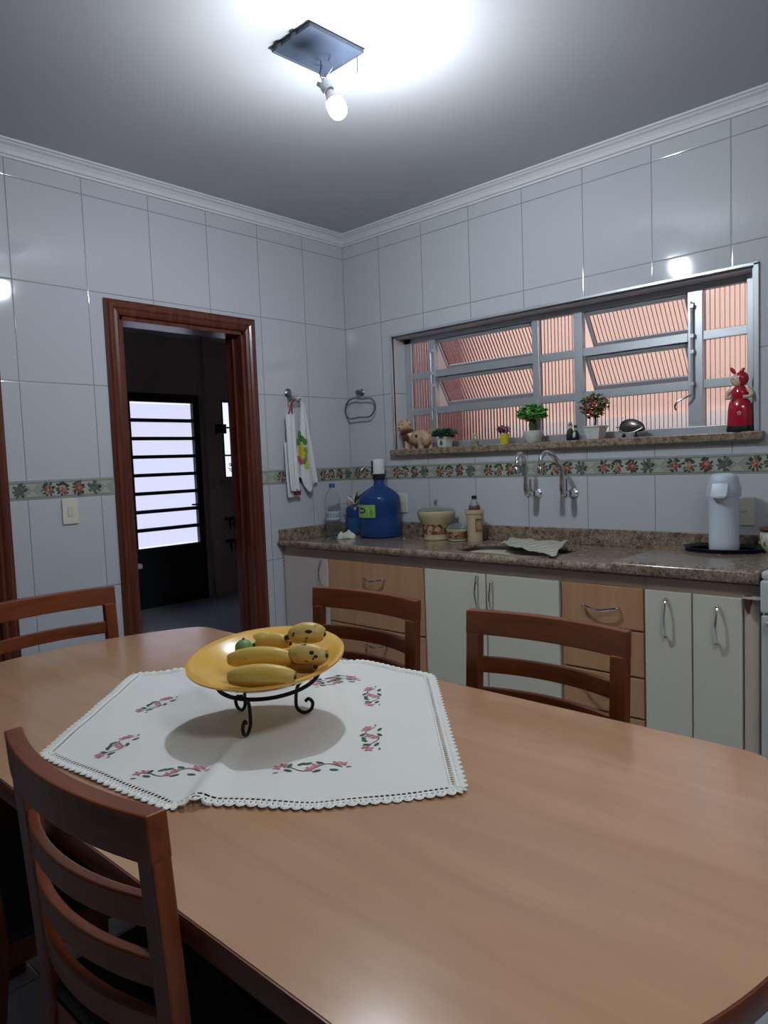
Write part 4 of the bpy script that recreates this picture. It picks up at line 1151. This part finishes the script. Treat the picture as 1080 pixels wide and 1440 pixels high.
# towel with fruit print: hangs from the hook, spreading down to the right
m_tow = mat('towel_white', (.68, .69, .71), .9, bump=.25, bscale=400)
vs, fs = drape('', '', '', [(1.752, -.438, -.420), (1.70, -.440, -.400), (1.56, -.462, -.378), (1.42, -.490, -.352), (1.30, -.500, -.334), (1.255, -.492, -.325)], None, .036, 2.0, .008,
               extra=lambda u, v: (-.075*math.exp(-((u-.55)/.22)**2)+.05*(1-u))*max(0, v-.82)/.18)
t = MB().add(vs, fs).build('kitchen_towel', m_tow, None, smooth=True, loc=(.03, -.43, 1.5))
s_ = t.modifiers.new('solid', 'SOLIDIFY'); s_.thickness = .003
tag(t, 'white kitchen towel with printed green, yellow and pink fruit, right one on the hook', 'towel', None)
# the loop that carries it over to the hook
pr = MB(); rn = random.Random(9)
def tx(yy, zz):
    best = min((abs(v.y-yy)+abs(v.z-zz), v) for v in vs)[1] if False else None
    return None
import bisect
def xat(y, z):
    b_ = None; bd = 9
    for v in vs[::1]:
        d = (v.y-y)**2+(v.z-z)**2
        if d < bd: bd = d; b_ = v
    return b_.x
for (dy, dz, r1, r2, mi) in ((-.462, 1.535, .014, .030, 0), (-.440, 1.520, .018, .020, 0), (-.476, 1.500, .014, .022, 0), (-.420, 1.500, .013, .020, 0), (-.452, 1.465, .026, .030, 1), (-.440, 1.430, .022, .028, 1), (-.470, 1.440, .014, .024, 1),
                             (-.420, 1.445, .012, .026, 2), (-.470, 1.395, .016, .018, 3), (-.448, 1.385, .020, .016, 3), (-.484, 1.405, .010, .016, 3), (-.420, 1.400, .010, .024, 2), (-.415, 1.360, .013, .022, 4), (-.428, 1.385, .010, .018, 0)):
    ring = []; n_ = 14
    cx = xat(dy, dz)
    ctr = Vector((cx+.0045, dy, dz))
    vv = [ctr]; ff = []
    for k in range(n_):
        y_ = dy+r1*math.cos(2*PI*k/n_); z_ = dz+r2*math.sin(2*PI*k/n_)
        vv.append(Vector((xat(y_, z_)+.0040+.0002*mi, y_, z_)))
    ff = [(0, k+1, (k+1) % n_+1) for k in range(n_)]
    pr.add(vv, ff, mi)
pr.build('fruit_print', [mat('print_green', (.06, .22, .05), .9), mat('print_yellow', (.62, .48, .04), .9), mat('print_olive', (.20, .30, .05), .9), mat('print_pink', (.50, .10, .14), .9), mat('print_lime', (.45, .50, .05), .9)], t)
# narrow folded towel / bag holder with red strap
c0 = Vector((.03, -.525, 1.40))
t = thing('folded_towel', 'narrow folded white cloth with red strap and dark red hem, left one on the hook', 'towel', c0)
vs2, fs2 = drape('', '', '', [(1.665, -.556, -.500), (1.655, -.566, -.494), (1.50, -.566, -.490), (1.35, -.562, -.486), (1.245, -.556, -.482), (1.215, -.552, -.482)], None, .046, 2.4, .009)
o = MB().add(vs2, fs2).build('cloth', m_tow, t, smooth=True); s_ = o.modifiers.new('solid', 'SOLIDIFY'); s_.thickness = .004
vs2, fs2 = drape('', '', '', [(1.50, -.568, -.500), (1.30, -.566, -.492), (1.195, -.560, -.466), (1.180, -.555, -.462)], None, .026, 1.2, .006)
o = MB().add(vs2, fs2).build('inner_fold', m_tow, t, smooth=True); s_ = o.modifiers.new('solid', 'SOLIDIFY'); s_.thickness = .004
MB().box(.038, .043, -.520, -.470, 1.192, 1.226).build('hem', mat('towel_maroon', (.18, .01, .04), .9), t)
MB().tube(bez([(.058, -.500, 1.742), (.050, -.520, 1.72), (.048, -.528, 1.69), (.046, -.540, 1.662)], 5), .007, 6, flat=.4).tube(bez([(.058, -.500, 1.742), (.050, -.512, 1.72), (.050, -.516, 1.69), (.048, -.512, 1.662)], 5), .008, 6, flat=.4).build('strap', mat('strap_red', (.45, .02, .04), .8), t, smooth=True)
# loop of fruit towel over the hook
lp = MB().tube(bez([(.050, -.470, 1.748), (.050, -.455, 1.758), (.044, -.440, 1.756), (.040, -.430, 1.745)], 5), .006, 8)
o = lp.build('loop', m_tow, bpy.data.objects['kitchen_towel'], smooth=True)

rc = Vector((.118, 0, 1.800))
t = thing('towel_ring', 'empty chrome towel ring on the tiled wall above the water jug', 'towel ring', rc)
MB().lathe([(0, 0), (.022, 0), (.023, .004), (.016, .010), (.013, .030), (.016, .036), (.012, .050), (0, .052)], rc, 22, M=Matrix.Rotation(PI/2, 3, 'X')).build('mount', m_pewt, t, smooth=True)
rp = [P(a, b, y=-.04) for a, b in ((508, 561), (521, 560), (527, 568), (526, 578), (519, 586), (505, 587), (491, 589), (486, 580), (488, 567), (497, 560))]
MB().tube(bez(rp, 5, closed=True), .0052, 8, closed=True).build('ring', m_pewt, t, smooth=True)

# ------------------------------------------------------------------ dining table
TZ = .770
CX, CY = 1.908, -2.232
HX, HY = 1.138, .505
def tab_outline(off=0.0):
    pts = []
    def sag(y, c=.135): return c*(abs(y)/HY)**2
    corner_r = .05
    # right end from bottom to top
    for k in range(25):
        y = -HY+2*HY*k/24; pts.append((HX-sag(y, .18), y))
    for k in range(25):
        y = HY-2*HY*k/24; pts.append((-HX+sag(y), y))
    # round corners by smoothing
    out = []
    m_ = len(pts)
    dense = []
    for i in range(m_):
        a = Vector((*pts[i], 0)); b = Vector((*pts[(i+1) % m_], 0)); L = (b-a).length; k = max(1, int(L/.02))
        for q in range(k): dense.append(a.lerp(b, q/k))
    for it in range(6):
        dense = [(dense[i-1]+dense[i]*2+dense[(i+1) % len(dense)])/4 for i in range(len(dense))]
    res = []
    for i, p in enumerate(dense):
        t_ = (dense[(i+1) % len(dense)]-dense[i-1]).normalized(); nn = Vector((t_.y, -t_.x, 0))
        res.append(p+nn*off)
    return res
t = thing('dining_table', 'long boat-shaped dining table with light beech top and dark reddish edge', 'table', (CX, CY, 0))
ol = tab_outline(-.004)
MB().prism([(CX+p.x, CY+p.y) for p in ol], TZ-.038, TZ).build('tabletop', m_table, t)
o1 = tab_outline(0); rs = []
for off, z in ((-.004, TZ-.001), (-.001, TZ-.001), (.001, TZ-.006), (.001, TZ-.032), (-.002, TZ-.039), (-.010, TZ-.039)):
    rs.append([Vector((CX+p.x, CY+p.y, z)) for p in tab_outline(off)])
MB().rings(rs, caps=False).build('edge_band', m_edge, t, smooth=True)
ap = MB()
ax_, ay_ = .72, .33
ap.box(CX-ax_, CX+ax_, CY-ay_-.012, CY-ay_+.012, TZ-.11, TZ-.038).box(CX-ax_, CX+ax_, CY+ay_-.012, CY+ay_+.012, TZ-.11, TZ-.038)
ap.box(CX-ax_-.012, CX-ax_+.012, CY-ay_, CY+ay_, TZ-.11, TZ-.038).box(CX+ax_-.012, CX+ax_+.012, CY-ay_, CY+ay_, TZ-.11, TZ-.038)
ap.build('apron', m_edge, t, bevel=.002)
for sx in (-1, 1):
    for sy in (-1, 1):
        x, y = CX+sx*ax_, CY+sy*ay_
        def sq(hw, z): return [Vector((x-hw, y-hw, z)), Vector((x+hw, y-hw, z)), Vector((x+hw, y+hw, z)), Vector((x-hw, y+hw, z))]
        MB().rings([sq(.024, 0), sq(.036, TZ-.11), sq(.036, TZ-.038)]).build('leg', m_edge, t, bevel=.004)

# ------------------------------------------------------------------ chairs
CHH, CW = .935, .475
def make_chair():
    """faces +y, back at y = 0 (outer rear face ~ -0.03), origin on the floor below the back"""
    t = thing('dining_chair', '', 'chair', (0, 0, 0), 'dining chairs around the table')
    hw = CW/2; pw = .044; pd = .028
    def yb(z):      # centre line of the rear post
        return -.012 + .030*(1-(z-.45)/.485) if z > .45 else .018 - .045*(1-z/.45)
    for s in (-1, 1):
        rs = []
        for z in (0, .15, .3, .45, .6, .75, .872):
            y = yb(z); w_ = pw*(.8 if z < .1 else 1)
            xo = s*hw; xi = s*(hw-w_)
            d_ = pd*(.9 if z < .1 else 1.15 if .3 < z < .6 else 1)
            rs.append([Vector((xo, y-d_/2, z)), Vector((xi, y-d_/2, z)), Vector((xi, y+d_/2, z)), Vector((xo, y+d_/2, z))])
        MB().rings(rs).build('rear_leg', m_chair, t, bevel=.004)
        fx = s*(hw-.025)
        def sq(h_, z): return [Vector((fx-h_, .405-h_, z)), Vector((fx+h_, .405-h_, z)), Vector((fx+h_, .405+h_, z)), Vector((fx-h_, .405+h_, z))]
        MB().rings([sq(.015, 0), sq(.020, .43)]).build('front_leg', m_chair, t, bevel=.003)
    def bar(z0, z1, inset, th, sag, y0, nm, ml):
        rs = []; n = 14
        for i in range(n+1):
            u = -1+2*i/n; x = u*(hw-inset); yo = -sag*(1-u*u)
            rs.append([Vector((x, y0(z0)+yo-th/2, z0)), Vector((x, y0(z0)+yo+th/2, z0)), Vector((x, y0(z1)+yo+th/2, z1)), Vector((x, y0(z1)+yo-th/2, z1))])
        return MB().rings(rs).build(nm, ml, t, bevel=.003)
    bar(.868, CHH, 0, .030, .036, yb, 'top_rail', m_chairx)
    for zt in (.807, .720, .635):
        bar(zt-.044, zt, pw-.004, .018, .040, yb, 'slat', m_chairx)
    sp = [(-hw+.006, .01), (hw-.006, .01), (hw+.004, .40), (hw-.02, .435), (-hw+.02, .435), (-hw-.004, .40)]
    MB().prism(sp, .455, .485).build('seat', m_seat, t, bevel=.010)
    a_ = MB().box(-hw+.03, hw-.03, .395, .413, .40, .455).box(-hw+.02, -hw+.038, .02, .40, .40, .455).box(hw-.038, hw-.02, .02, .40, .40, .455).box(-hw+.03, hw-.03, .008, .026, .40, .455)
    a_.build('seat_frame', m_chairx, t, bevel=.002)
    MB().box(-hw+.022, -hw+.036, .01, .40, .20, .225).box(hw-.036, hw-.022, .01, .40, .20, .225).box(-hw+.03, hw-.03, .19, .205, .205, .222).build('stretcher', m_chairx, t, bevel=.002)
    return t
def copy_tree(o, par=None):
    c = o.copy(); COL.objects.link(c)
    if par is not None: c.parent = par
    for ch in [q for q in bpy.data.objects if q.parent == o]: copy_tree(ch, c)
    return c
ch = make_chair()
spots = [((2.196, -2.764, 0), 0.0, 'reddish wood slat-back dining chair seen from behind in the near left foreground'),
         ((2.281, -1.585, 0), PI, 'reddish wood dining chair in front of the sink cabinets, right one of the far side'),
         ((1.600, -1.565, 0), PI, 'reddish wood dining chair behind the fruit plate, in front of the beech drawers'),
         ((.665, -2.185, 0), -PI/2, 'reddish wood dining chair at the left end of the table, before the tiled wall'),
         ((1.560, -2.790, 0), 0.0, 'reddish wood dining chair left of the near foreground one, mostly outside the picture')]
for i, (l, rz, lab) in enumerate(spots):
    o = ch if i == 0 else copy_tree(ch)
    o.location = l; o.rotation_euler = (0, 0, rz); o['label'] = lab

# ------------------------------------------------------------------ tablecloth
CLZ = TZ+.0015
OUT = [(188, 947), (52, 1065), (235, 1143), (283, 1134), (440, 1141), (660, 1118), (612, 951), (508, 928)]
OUT = [P(a, b, z=CLZ) for a, b in OUT]
cc_ = Vector((1.90, -2.19, CLZ))
def per(scale_in):
    """dense perimeter, inset by scale_in metres"""
    pts = []
    m_ = len(OUT)
    for i in range(m_):
        a, b = OUT[i], OUT[(i+1) % m_]; L = (b-a).length; k = max(2, round(L/.010))
        for q in range(k): pts.append(a.lerp(b, q/k))
    for it in range(5): pts = [(pts[i-1]+pts[i]*2+pts[(i+1) % len(pts)])/4 for i in range(len(pts))]
    out = []
    for i, p in enumerate(pts):
        t_ = (pts[(i+1) % len(pts)]-pts[i-1]).normalized(); nn = Vector((t_.y, -t_.x, 0))
        if (p+nn*.01-cc_).length > (p-cc_).length: nn = -nn
        out.append(p+nn*scale_in)
    return out
F1 = (P(272, 1136, z=CLZ), P(345, 1030, z=CLZ)); F2 = (P(470, 930, z=CLZ), P(500, 1010, z=CLZ))
F3 = (P(100, 1010, z=CLZ), P(400, 1020, z=CLZ)); F4 = (P(240, 935, z=CLZ), P(330, 1010, z=CLZ))
def cloth_z(p):
    z = 0.0
    for (a, b), hgt, wd in ((F1, .014, .020), (F2, .007, .018), (F4, .005, .018)):
        ab = b-a; t_ = max(0, min(1, (p-a).dot(ab)/ab.length_squared)); q = a+ab*t_
        d = Vector((p.x-q.x, p.y-q.y, 0)).length
        z += hgt*(1-.6*t_)*math.exp(-(d/wd)**2)
    z += .0010*(1+math.sin(p.x*31+p.y*17))+.0008*(1+math.sin(p.x*13-p.y*37))
    dc = math.hypot(p.x-1.92, p.y+2.22)
    z *= min(1, max(0, (dc-.10)/.05))
    # settle flat under the stand
    return CLZ + z
inner = per(.030); nP = len(inner)
MR = 30; vs = []; fs = []
for r in range(1, MR+1):
    for p in inner:
        q = cc_.lerp(p, r/MR); q.z = cloth_z(q); vs.append(q)
q = cc_.copy(); q.z = cloth_z(q); vs.append(q); ci = len(vs)-1
for r in range(MR-1):
    for k in range(nP):
        l = (k+1) % nP; fs.append((r*nP+k, r*nP+l, (r+1)*nP+l, (r+1)*nP+k))
for k in range(nP): fs.append((ci, (k+1) % nP, k))
m_linen = mat('linen_white', (.78, .79, .77), .85, bump=.35, bscale=500)
m_lace = mat('lace_white', (.84, .85, .82), .9)
cl = thing('tablecloth', 'white embroidered square tablecloth with crochet lace edge on the dining table', 'tablecloth', (1.90, -2.19, CLZ))
lo = MB().add(vs, fs).build('linen', m_linen, cl, smooth=True)
# lace
lace = MB(); NS = nP//2
def flat_strip(pts, w, mi=0):
    # thin flat ribbon with a little thickness
    lace.tube(pts, w, 4, flat=.55, caps=True)
outer_ = per(.0)
def lz(p, h=.0012): q = p.copy(); q.z = cloth_z(p)+h; return q
base = [lz(p) for p in inner]; mid = [lz(p) for p in per(.018)]
lace.tube(base, .0026, 4, closed=True, flat=.6); lace.tube(mid, .0034, 4, closed=True, flat=.6)
for i in range(0, nP, 1):
    lace.tube([base[i], mid[i]], .0019, 4, flat=.6)
k = 0
while k < nP-1:
    a, b = mid[k], mid[min(k+2, nP-1) % nP]
    c_ = lz(per_o := outer_[(k+1) % nP])
    n_out = (c_-(a+b)/2)
    pts = [a.lerp(b, t_)+n_out*max(math.sin(PI*t_), 0)**.6*1.0 for t_ in (0, .12, .3, .5, .7, .88, 1)]
    lace.tube(pts, .0032, 4, flat=.6)
    for t_ in (.3, .5, .7):
        lace.tube([a.lerp(b, .5), a.lerp(b, t_)+n_out*max(math.sin(PI*t_), 0)**.6], .0024, 4, flat=.6)
    k += 2
lace.build('lace_edge', m_lace, cl)
# embroidery
def emb_pt(p): q = p.copy(); q.z = cloth_z(p)+.0009; return q
def petal(c, a, l, w_, mi):
    d = Vector((math.cos(a), math.sin(a), 0)); s = Vector((-d.y, d.x, 0)); n_ = 8
    vv = [emb_pt(c+d*(l/2+l/2*math.cos(2*PI*k/n_))+s*w_*math.sin(2*PI*k/n_)) for k in range(n_)]
    emb.add(vv, [tuple(range(n_))], mi)
def motif(p0, p1, flip=1):
    global emb
    emb = MB()
    d = p1-p0; L = d.length; d.normalize(); s = Vector((-d.y, d.x, 0))*flip; ang = math.atan2(d.y, d.x)
    pts = []
    for i in range(25):
        u = i/24; pts.append(p0+d*L*(.06+.88*u)+s*.014*math.sin(u*2*PI*1.5+.6))
    for i in range(24):
        a, b = pts[i], pts[i+1]; t_ = (b-a).normalized(); nn = Vector((-t_.y, t_.x, 0))*.0013
        emb.add([emb_pt(a-nn), emb_pt(b-nn), emb_pt(b+nn), emb_pt(a+nn)], [(0, 1, 2, 3)], 2)
    for u, v in ((.08, .010), (.16, .016), (.50, -.006), (.58, .008), (.86, .014), (.95, .008)):
        c_ = p0+d*L*u+s*v
        for k in range(4): petal(c_, ang+k*PI/2+.5, .011, .0035, 0 if k % 2 else 1)
    for u, v, a in ((.28, -.012, 2.6), (.34, .012, .6), (.42, .016, .3), (.66, -.012, -2.7), (.70, .015, 2.5), (.76, -.014, -.4), (.22, .004, 1.2)):
        petal(p0+d*L*u+s*v, ang+a, .020, .0045, 3)
    for u, v in ((.02, -.012), (.98, -.010)):
        petal(p0+d*L*u+s*v, ang, .012, .0025, 4)
    emb.build('embroidered_sprig', EM, lo)
EM = [mat('thread_pink', (.55, .16, .22), .8), mat('thread_rose', (.58, .28, .30), .8), mat('thread_grey_green', (.13, .15, .12), .8), mat('thread_green', (.04, .12, .07), .8), mat('thread_mauve', (.22, .14, .16), .8)]
Z = CLZ
for a, b, fl_ in (((183, 1093), (290, 1084), 1), ((381, 1086), (488, 1077), 1), ((142, 1068), (188, 1036), 1), ((197, 1004), (243, 981), 1),
                  ((526, 1058), (522, 1022), 1), ((527, 994), (523, 968), 1), ((440, 966), (502, 957), 1)):
    motif(P(*a, z=Z), P(*b, z=Z), fl_)
for dx, dy, an in ((-.30, .08, .8), (-.12, .23, .9)):
    p = Vector((1.90+dx, -2.19+dy, Z)); motif(p, p+Vector((math.cos(an), math.sin(an), 0))*.13)

# ------------------------------------------------------------------ fruit plate on iron stand
SC0 = Vector((1.920, -2.218, cloth_z(Vector((1.92, -2.218, 0)))))
RINGZ = .868
tov = (Vector((CAM.x, CAM.y, 0))-Vector((SC0.x, SC0.y, 0))).normalized()
rgt = Vector((-tov.y, tov.x, 0))                      # to the right as seen from the camera
TILT = Matrix.Rotation(math.radians(7.0), 3, rgt) @ Matrix.Rotation(math.radians(3.3), 3, tov)
PC = Vector((1.925, -2.205, .8725))
def on_plate(p): return PC + TILT @ Vector(p)
t = thing('plate_stand', 'black wrought iron stand with scroll legs carrying the yellow plate', 'plate stand', SC0)
rg = []
for k in range(48):
    a = 2*PI*k/48; rg.append(on_plate((.118*math.cos(a), .118*math.sin(a), .004)))
MB().tube(rg, .0048, 8, closed=True).build('ring', m_iron, t, smooth=True)
for (fx, fy) in ((1.966, -2.301), (1.961, -2.140), (1.834, -2.216)):
    d = Vector((fx-SC0.x, fy-SC0.y, 0)).normalized(); zb = SC0.z
    top_ = on_plate(TILT.inverted() @ Vector((d.x*.118, d.y*.118, 0))); zt = top_.z
    prf = [(.118, zt-.002), (.098, zt-.010), (.082, zt-.022), (.078, zt-.036), (.090, zt-.044), (.096, zt-.034), (.088, zt-.028)]
    low = [(.118, zt-.002), (.096, zt-.014), (.080, zt-.034), (.076, zb+.030), (.082, zb+.014), (.096, zb+.006), (.112, zb+.012), (.116, zb+.028), (.106, zb+.038), (.098, zb+.032)]
    sd_ = Vector((-d.y, d.x, 0))
    MB().tube([SC0*1+d*r_+Vector((0, 0, z_-SC0.z)) for r_, z_ in [(q[0], q[1]) for q in [(v.x, v.z) for v in bez([(a, 0, b) for a, b in low], 6)]]], .0042, 8).build('leg', m_iron, t, smooth=True)
m_plateY = mat('plate_yellow', (.80, .46, .09), .18, coat=.3)
pl_prof = [(0, .010), (.045, .010), (.050, .006), (.058, .010), (.100, .016), (.140, .030), (.165, .046), (.177, .051), (.182, .054), (.182, .058), (.176, .0585), (.165, .055), (.136, .040), (.098, .024), (.060, .018), (0, .016)]
mb = MB()
for (r, z) in pl_prof: pass
mb.lathe(pl_prof, PC, 64, M=TILT)
tag(mb.build('plate', m_plateY, None, smooth=True, loc=PC), 'large shallow yellow plate of bananas on the black iron stand', 'plate')

# bananas
def ban_mat(name, a, b_, spots):
    m, nt, b = new_mat(name)
    tc = N(nt, 'ShaderNodeTexCoord')
    no = N(nt, 'ShaderNodeTexNoise', Scale=9.0, Detail=3.0); nt.links.new(tc.outputs['Object'], no.inputs['Vector'])
    cr = N(nt, 'ShaderNodeValToRGB'); e = cr.color_ramp.elements
    e[0].position = .35; e[0].color = c4(a); e[1].position = .65; e[1].color = c4(b_)
    nt.links.new(no.outputs[0], cr.inputs[0])
    n2 = N(nt, 'ShaderNodeTexNoise', Scale=55.0, Detail=2.0); nt.links.new(tc.outputs['Object'], n2.inputs['Vector'])
    c2 = N(nt, 'ShaderNodeValToRGB'); e = c2.color_ramp.elements
    e[0].position = spots; e[0].color = (.12, .05, .02, 1); e[1].position = spots+.05; e[1].color = (1, 1, 1, 1)
    nt.links.new(n2.outputs[0], c2.inputs[0])
    mx = N(nt, 'ShaderNodeMix', data_type='RGBA', blend_type='MULTIPLY'); mx.inputs[0].default_value = 1
    nt.links.new(cr.outputs[0], mx.inputs[6]); nt.links.new(c2.outputs[0], mx.inputs[7]); nt.links.new(mx.outputs[2], b.inputs['Base Color'])
    b.inputs['Roughness'].default_value = .42
    return m
m_ban = ban_mat('banana_skin', (.66, .42, .075), (.70, .50, .12), .25)
m_ban2 = ban_mat('banana_skin_ripe', (.62, .42, .10), (.68, .50, .17), .31)
m_btip = mat('banana_tip', (.03, .015, .01), .7)
def banana(label, p0, p1, bend, r=.0215, ml=m_ban, tip0=True, spots=()):
    """p0 stem end, p1 blossom end; bend = offset vector of the middle"""
    p0 = Vector(p0); p1 = Vector(p1); bend = Vector(bend); mid_ = (p0+p1)/2
    t = thing('banana', label, 'banana', mid_, 'bananas on the yellow plate')
    n_ = 20; path = []; rad = []
    for i in range(n_+1):
        u = i/n_; path.append(p0.lerp(p1, u)+bend*4*u*(1-u))
        rr = r*min(1, max(math.sin(PI*min(max(u*.92+.04, 0), 1)), 0)**.33)
        rad.append(max(rr, .006))
    # five soft ridges
    mb = MB(); prev = None; rs = []
    for i, p in enumerate(path):
        a = path[max(i-1, 0)]; b = path[min(i+1, n_)]; t_ = (b-a).normalized()
        nn = (t_.cross(Vector((0, 0, 1)))).normalized() if prev is None else (prev-t_*prev.dot(t_)).normalized()
        prev = nn; bb = t_.cross(nn)
        rs.append([p+(nn*math.cos(q)+bb*math.sin(q))*rad[i]*(1+.035*math.cos(5*q)) for q in [2*PI*k/20 for k in range(20)]])
    mb.rings(rs); mb.build('peel', ml, t, smooth=True)
    d0 = (path[0]-path[1]).normalized(); d1 = (path[-1]-path[-2]).normalized()
    if tip0: MB().tube([path[0]-d0*.002, path[0]+d0*.008, path[0]+d0*.013], [.0080, .0060, .0065], 8).build('stem', m_btip, t, smooth=True)
    else: MB().tube([path[0]-d0*.002, path[0]+d0*.003], [.009, .005], 8).build('stem', ml, t, smooth=True)
    MB().tube([path[-1]-d1*.001, path[-1]+d1*.004], [.006, .0035], 8).build('tip', m_btip, t, smooth=True)
    for (u, ang, sl, sw) in spots:
        i = int(u*n_); c_ = path[i]; t_ = (path[i+1]-path[i-1]).normalized()
        out = (CAM-c_); out = (out-t_*out.dot(t_)).normalized(); up_ = t_.cross(out)
        if up_.z < 0: up_ = -up_
        nrm = (out*math.cos(ang)+up_*math.sin(ang)).normalized(); sd_ = t_.cross(nrm)
        Rm = Matrix((t_, sd_, nrm)).transposed()
        MB().ell(c_+nrm*(rad[i]-.0008), sl, sw, .0025, 12, M=Rm).build('bruise', m_btip, t, smooth=True)
    return t
def PB(a, b, z): return P(a, b, z=z)
banana('front banana lying across the near side of the yellow plate', PB(322, 953, .921), PB(414, 952, .921), (.0, .0, .005), .0245, m_ban, tip0=False)
banana('second banana from the front, resting just behind the front one', PB(322, 928, .932), PB(412, 926, .936), (.0, .0, .006), .0235, m_ban, tip0=False)
banana('banana lying at the back of the plate with its end beside the dark stem', PB(362, 906, .932), PB(408, 905, .940), (.0, .0, .008), .019, m_ban)
banana('rear left banana, mostly hidden behind the others on the plate', PB(352, 902, .925), PB(392, 898, .930), (.0, .0, .006), .015, m_ban2, tip0=False)
banana('upper right banana with black stem and a long dark bruise, on top of the pile', PB(408, 895, .966), PB(456, 892, .970), (.0, .0, .006), .0255, m_ban2, spots=((.62, .1, .009, .0045), (.55, -.5, .003, .003)))
banana('lower right banana with several dark bruises near its tip', PB(409, 918, .948), PB(459, 922, .946), (.0, .0, -.001), .0255, m_ban2, spots=((.70, .2, .006, .005), (.82, -.15, .006, .004), (.76, -.35, .003, .003)))
banana('brownish banana lying underneath the right pair, in their shade', PB(404, 931, .921), PB(443, 937, .924), (.0, .0, .0), .019, ban_mat('banana_skin_brown', (.16, .06, .02), (.30, .15, .05), .3))
gcn = PB(343, 911, .926)
t = thing('lime', 'small green fruit peeking out behind the bananas at the left', 'fruit', gcn)
MB().ell(gcn, .023, .022, .021, 22).build('flesh', mat('lime_green', (.16, .32, .10), .4, bump=.3, bscale=200), t, smooth=True)
MB().lathe([(.003, .019), (.003, .024), (0, .025)], gcn, 8).build('stem', m_btip, t)

# ------------------------------------------------------------------ light
wd = bpy.data.worlds.new('sky'); SC.world = wd; wd.use_nodes = True
bg = wd.node_tree.nodes['Background']
bg.inputs['Color'].default_value = (.78, .80, 1.0, 1); bg.inputs['Strength'].default_value = 1.15
s = bpy.data.lights.new('sun', 'SUN'); s.energy = 3.6; s.angle = .5; s.color = (1, .95, .88)
so = bpy.data.objects.new('sun', s); COL.objects.link(so)
so.rotation_euler = (math.radians(-38), 0, math.radians(-15))   # from the south-east, grazing over the roof onto the outside wall
so.rotation_euler = Vector((.15, .75, -1)).to_track_quat('-Z', 'Y').to_euler()

la = bpy.data.lights.new('second_ceiling_lamp', 'AREA'); la.shape = 'SQUARE'; la.size = .5; la.energy = 15; la.color = (.95, .97, 1.0)
lao = bpy.data.objects.new('second_ceiling_lamp', la); COL.objects.link(lao); lao.location = (3.72, -2.45, 2.70)
SC.view_settings.view_transform = 'Standard'
SC.view_settings.look = 'None'
SC.view_settings.gamma = 1
SC.view_settings.exposure = .12
SC.view_settings.use_curve_mapping = False
try:
    SC.cycles.use_denoising = True
    SC.cycles.max_bounces = 10
    SC.cycles.transmission_bounces = 8
    SC.cycles.sample_clamp_indirect = 6
except Exception: pass
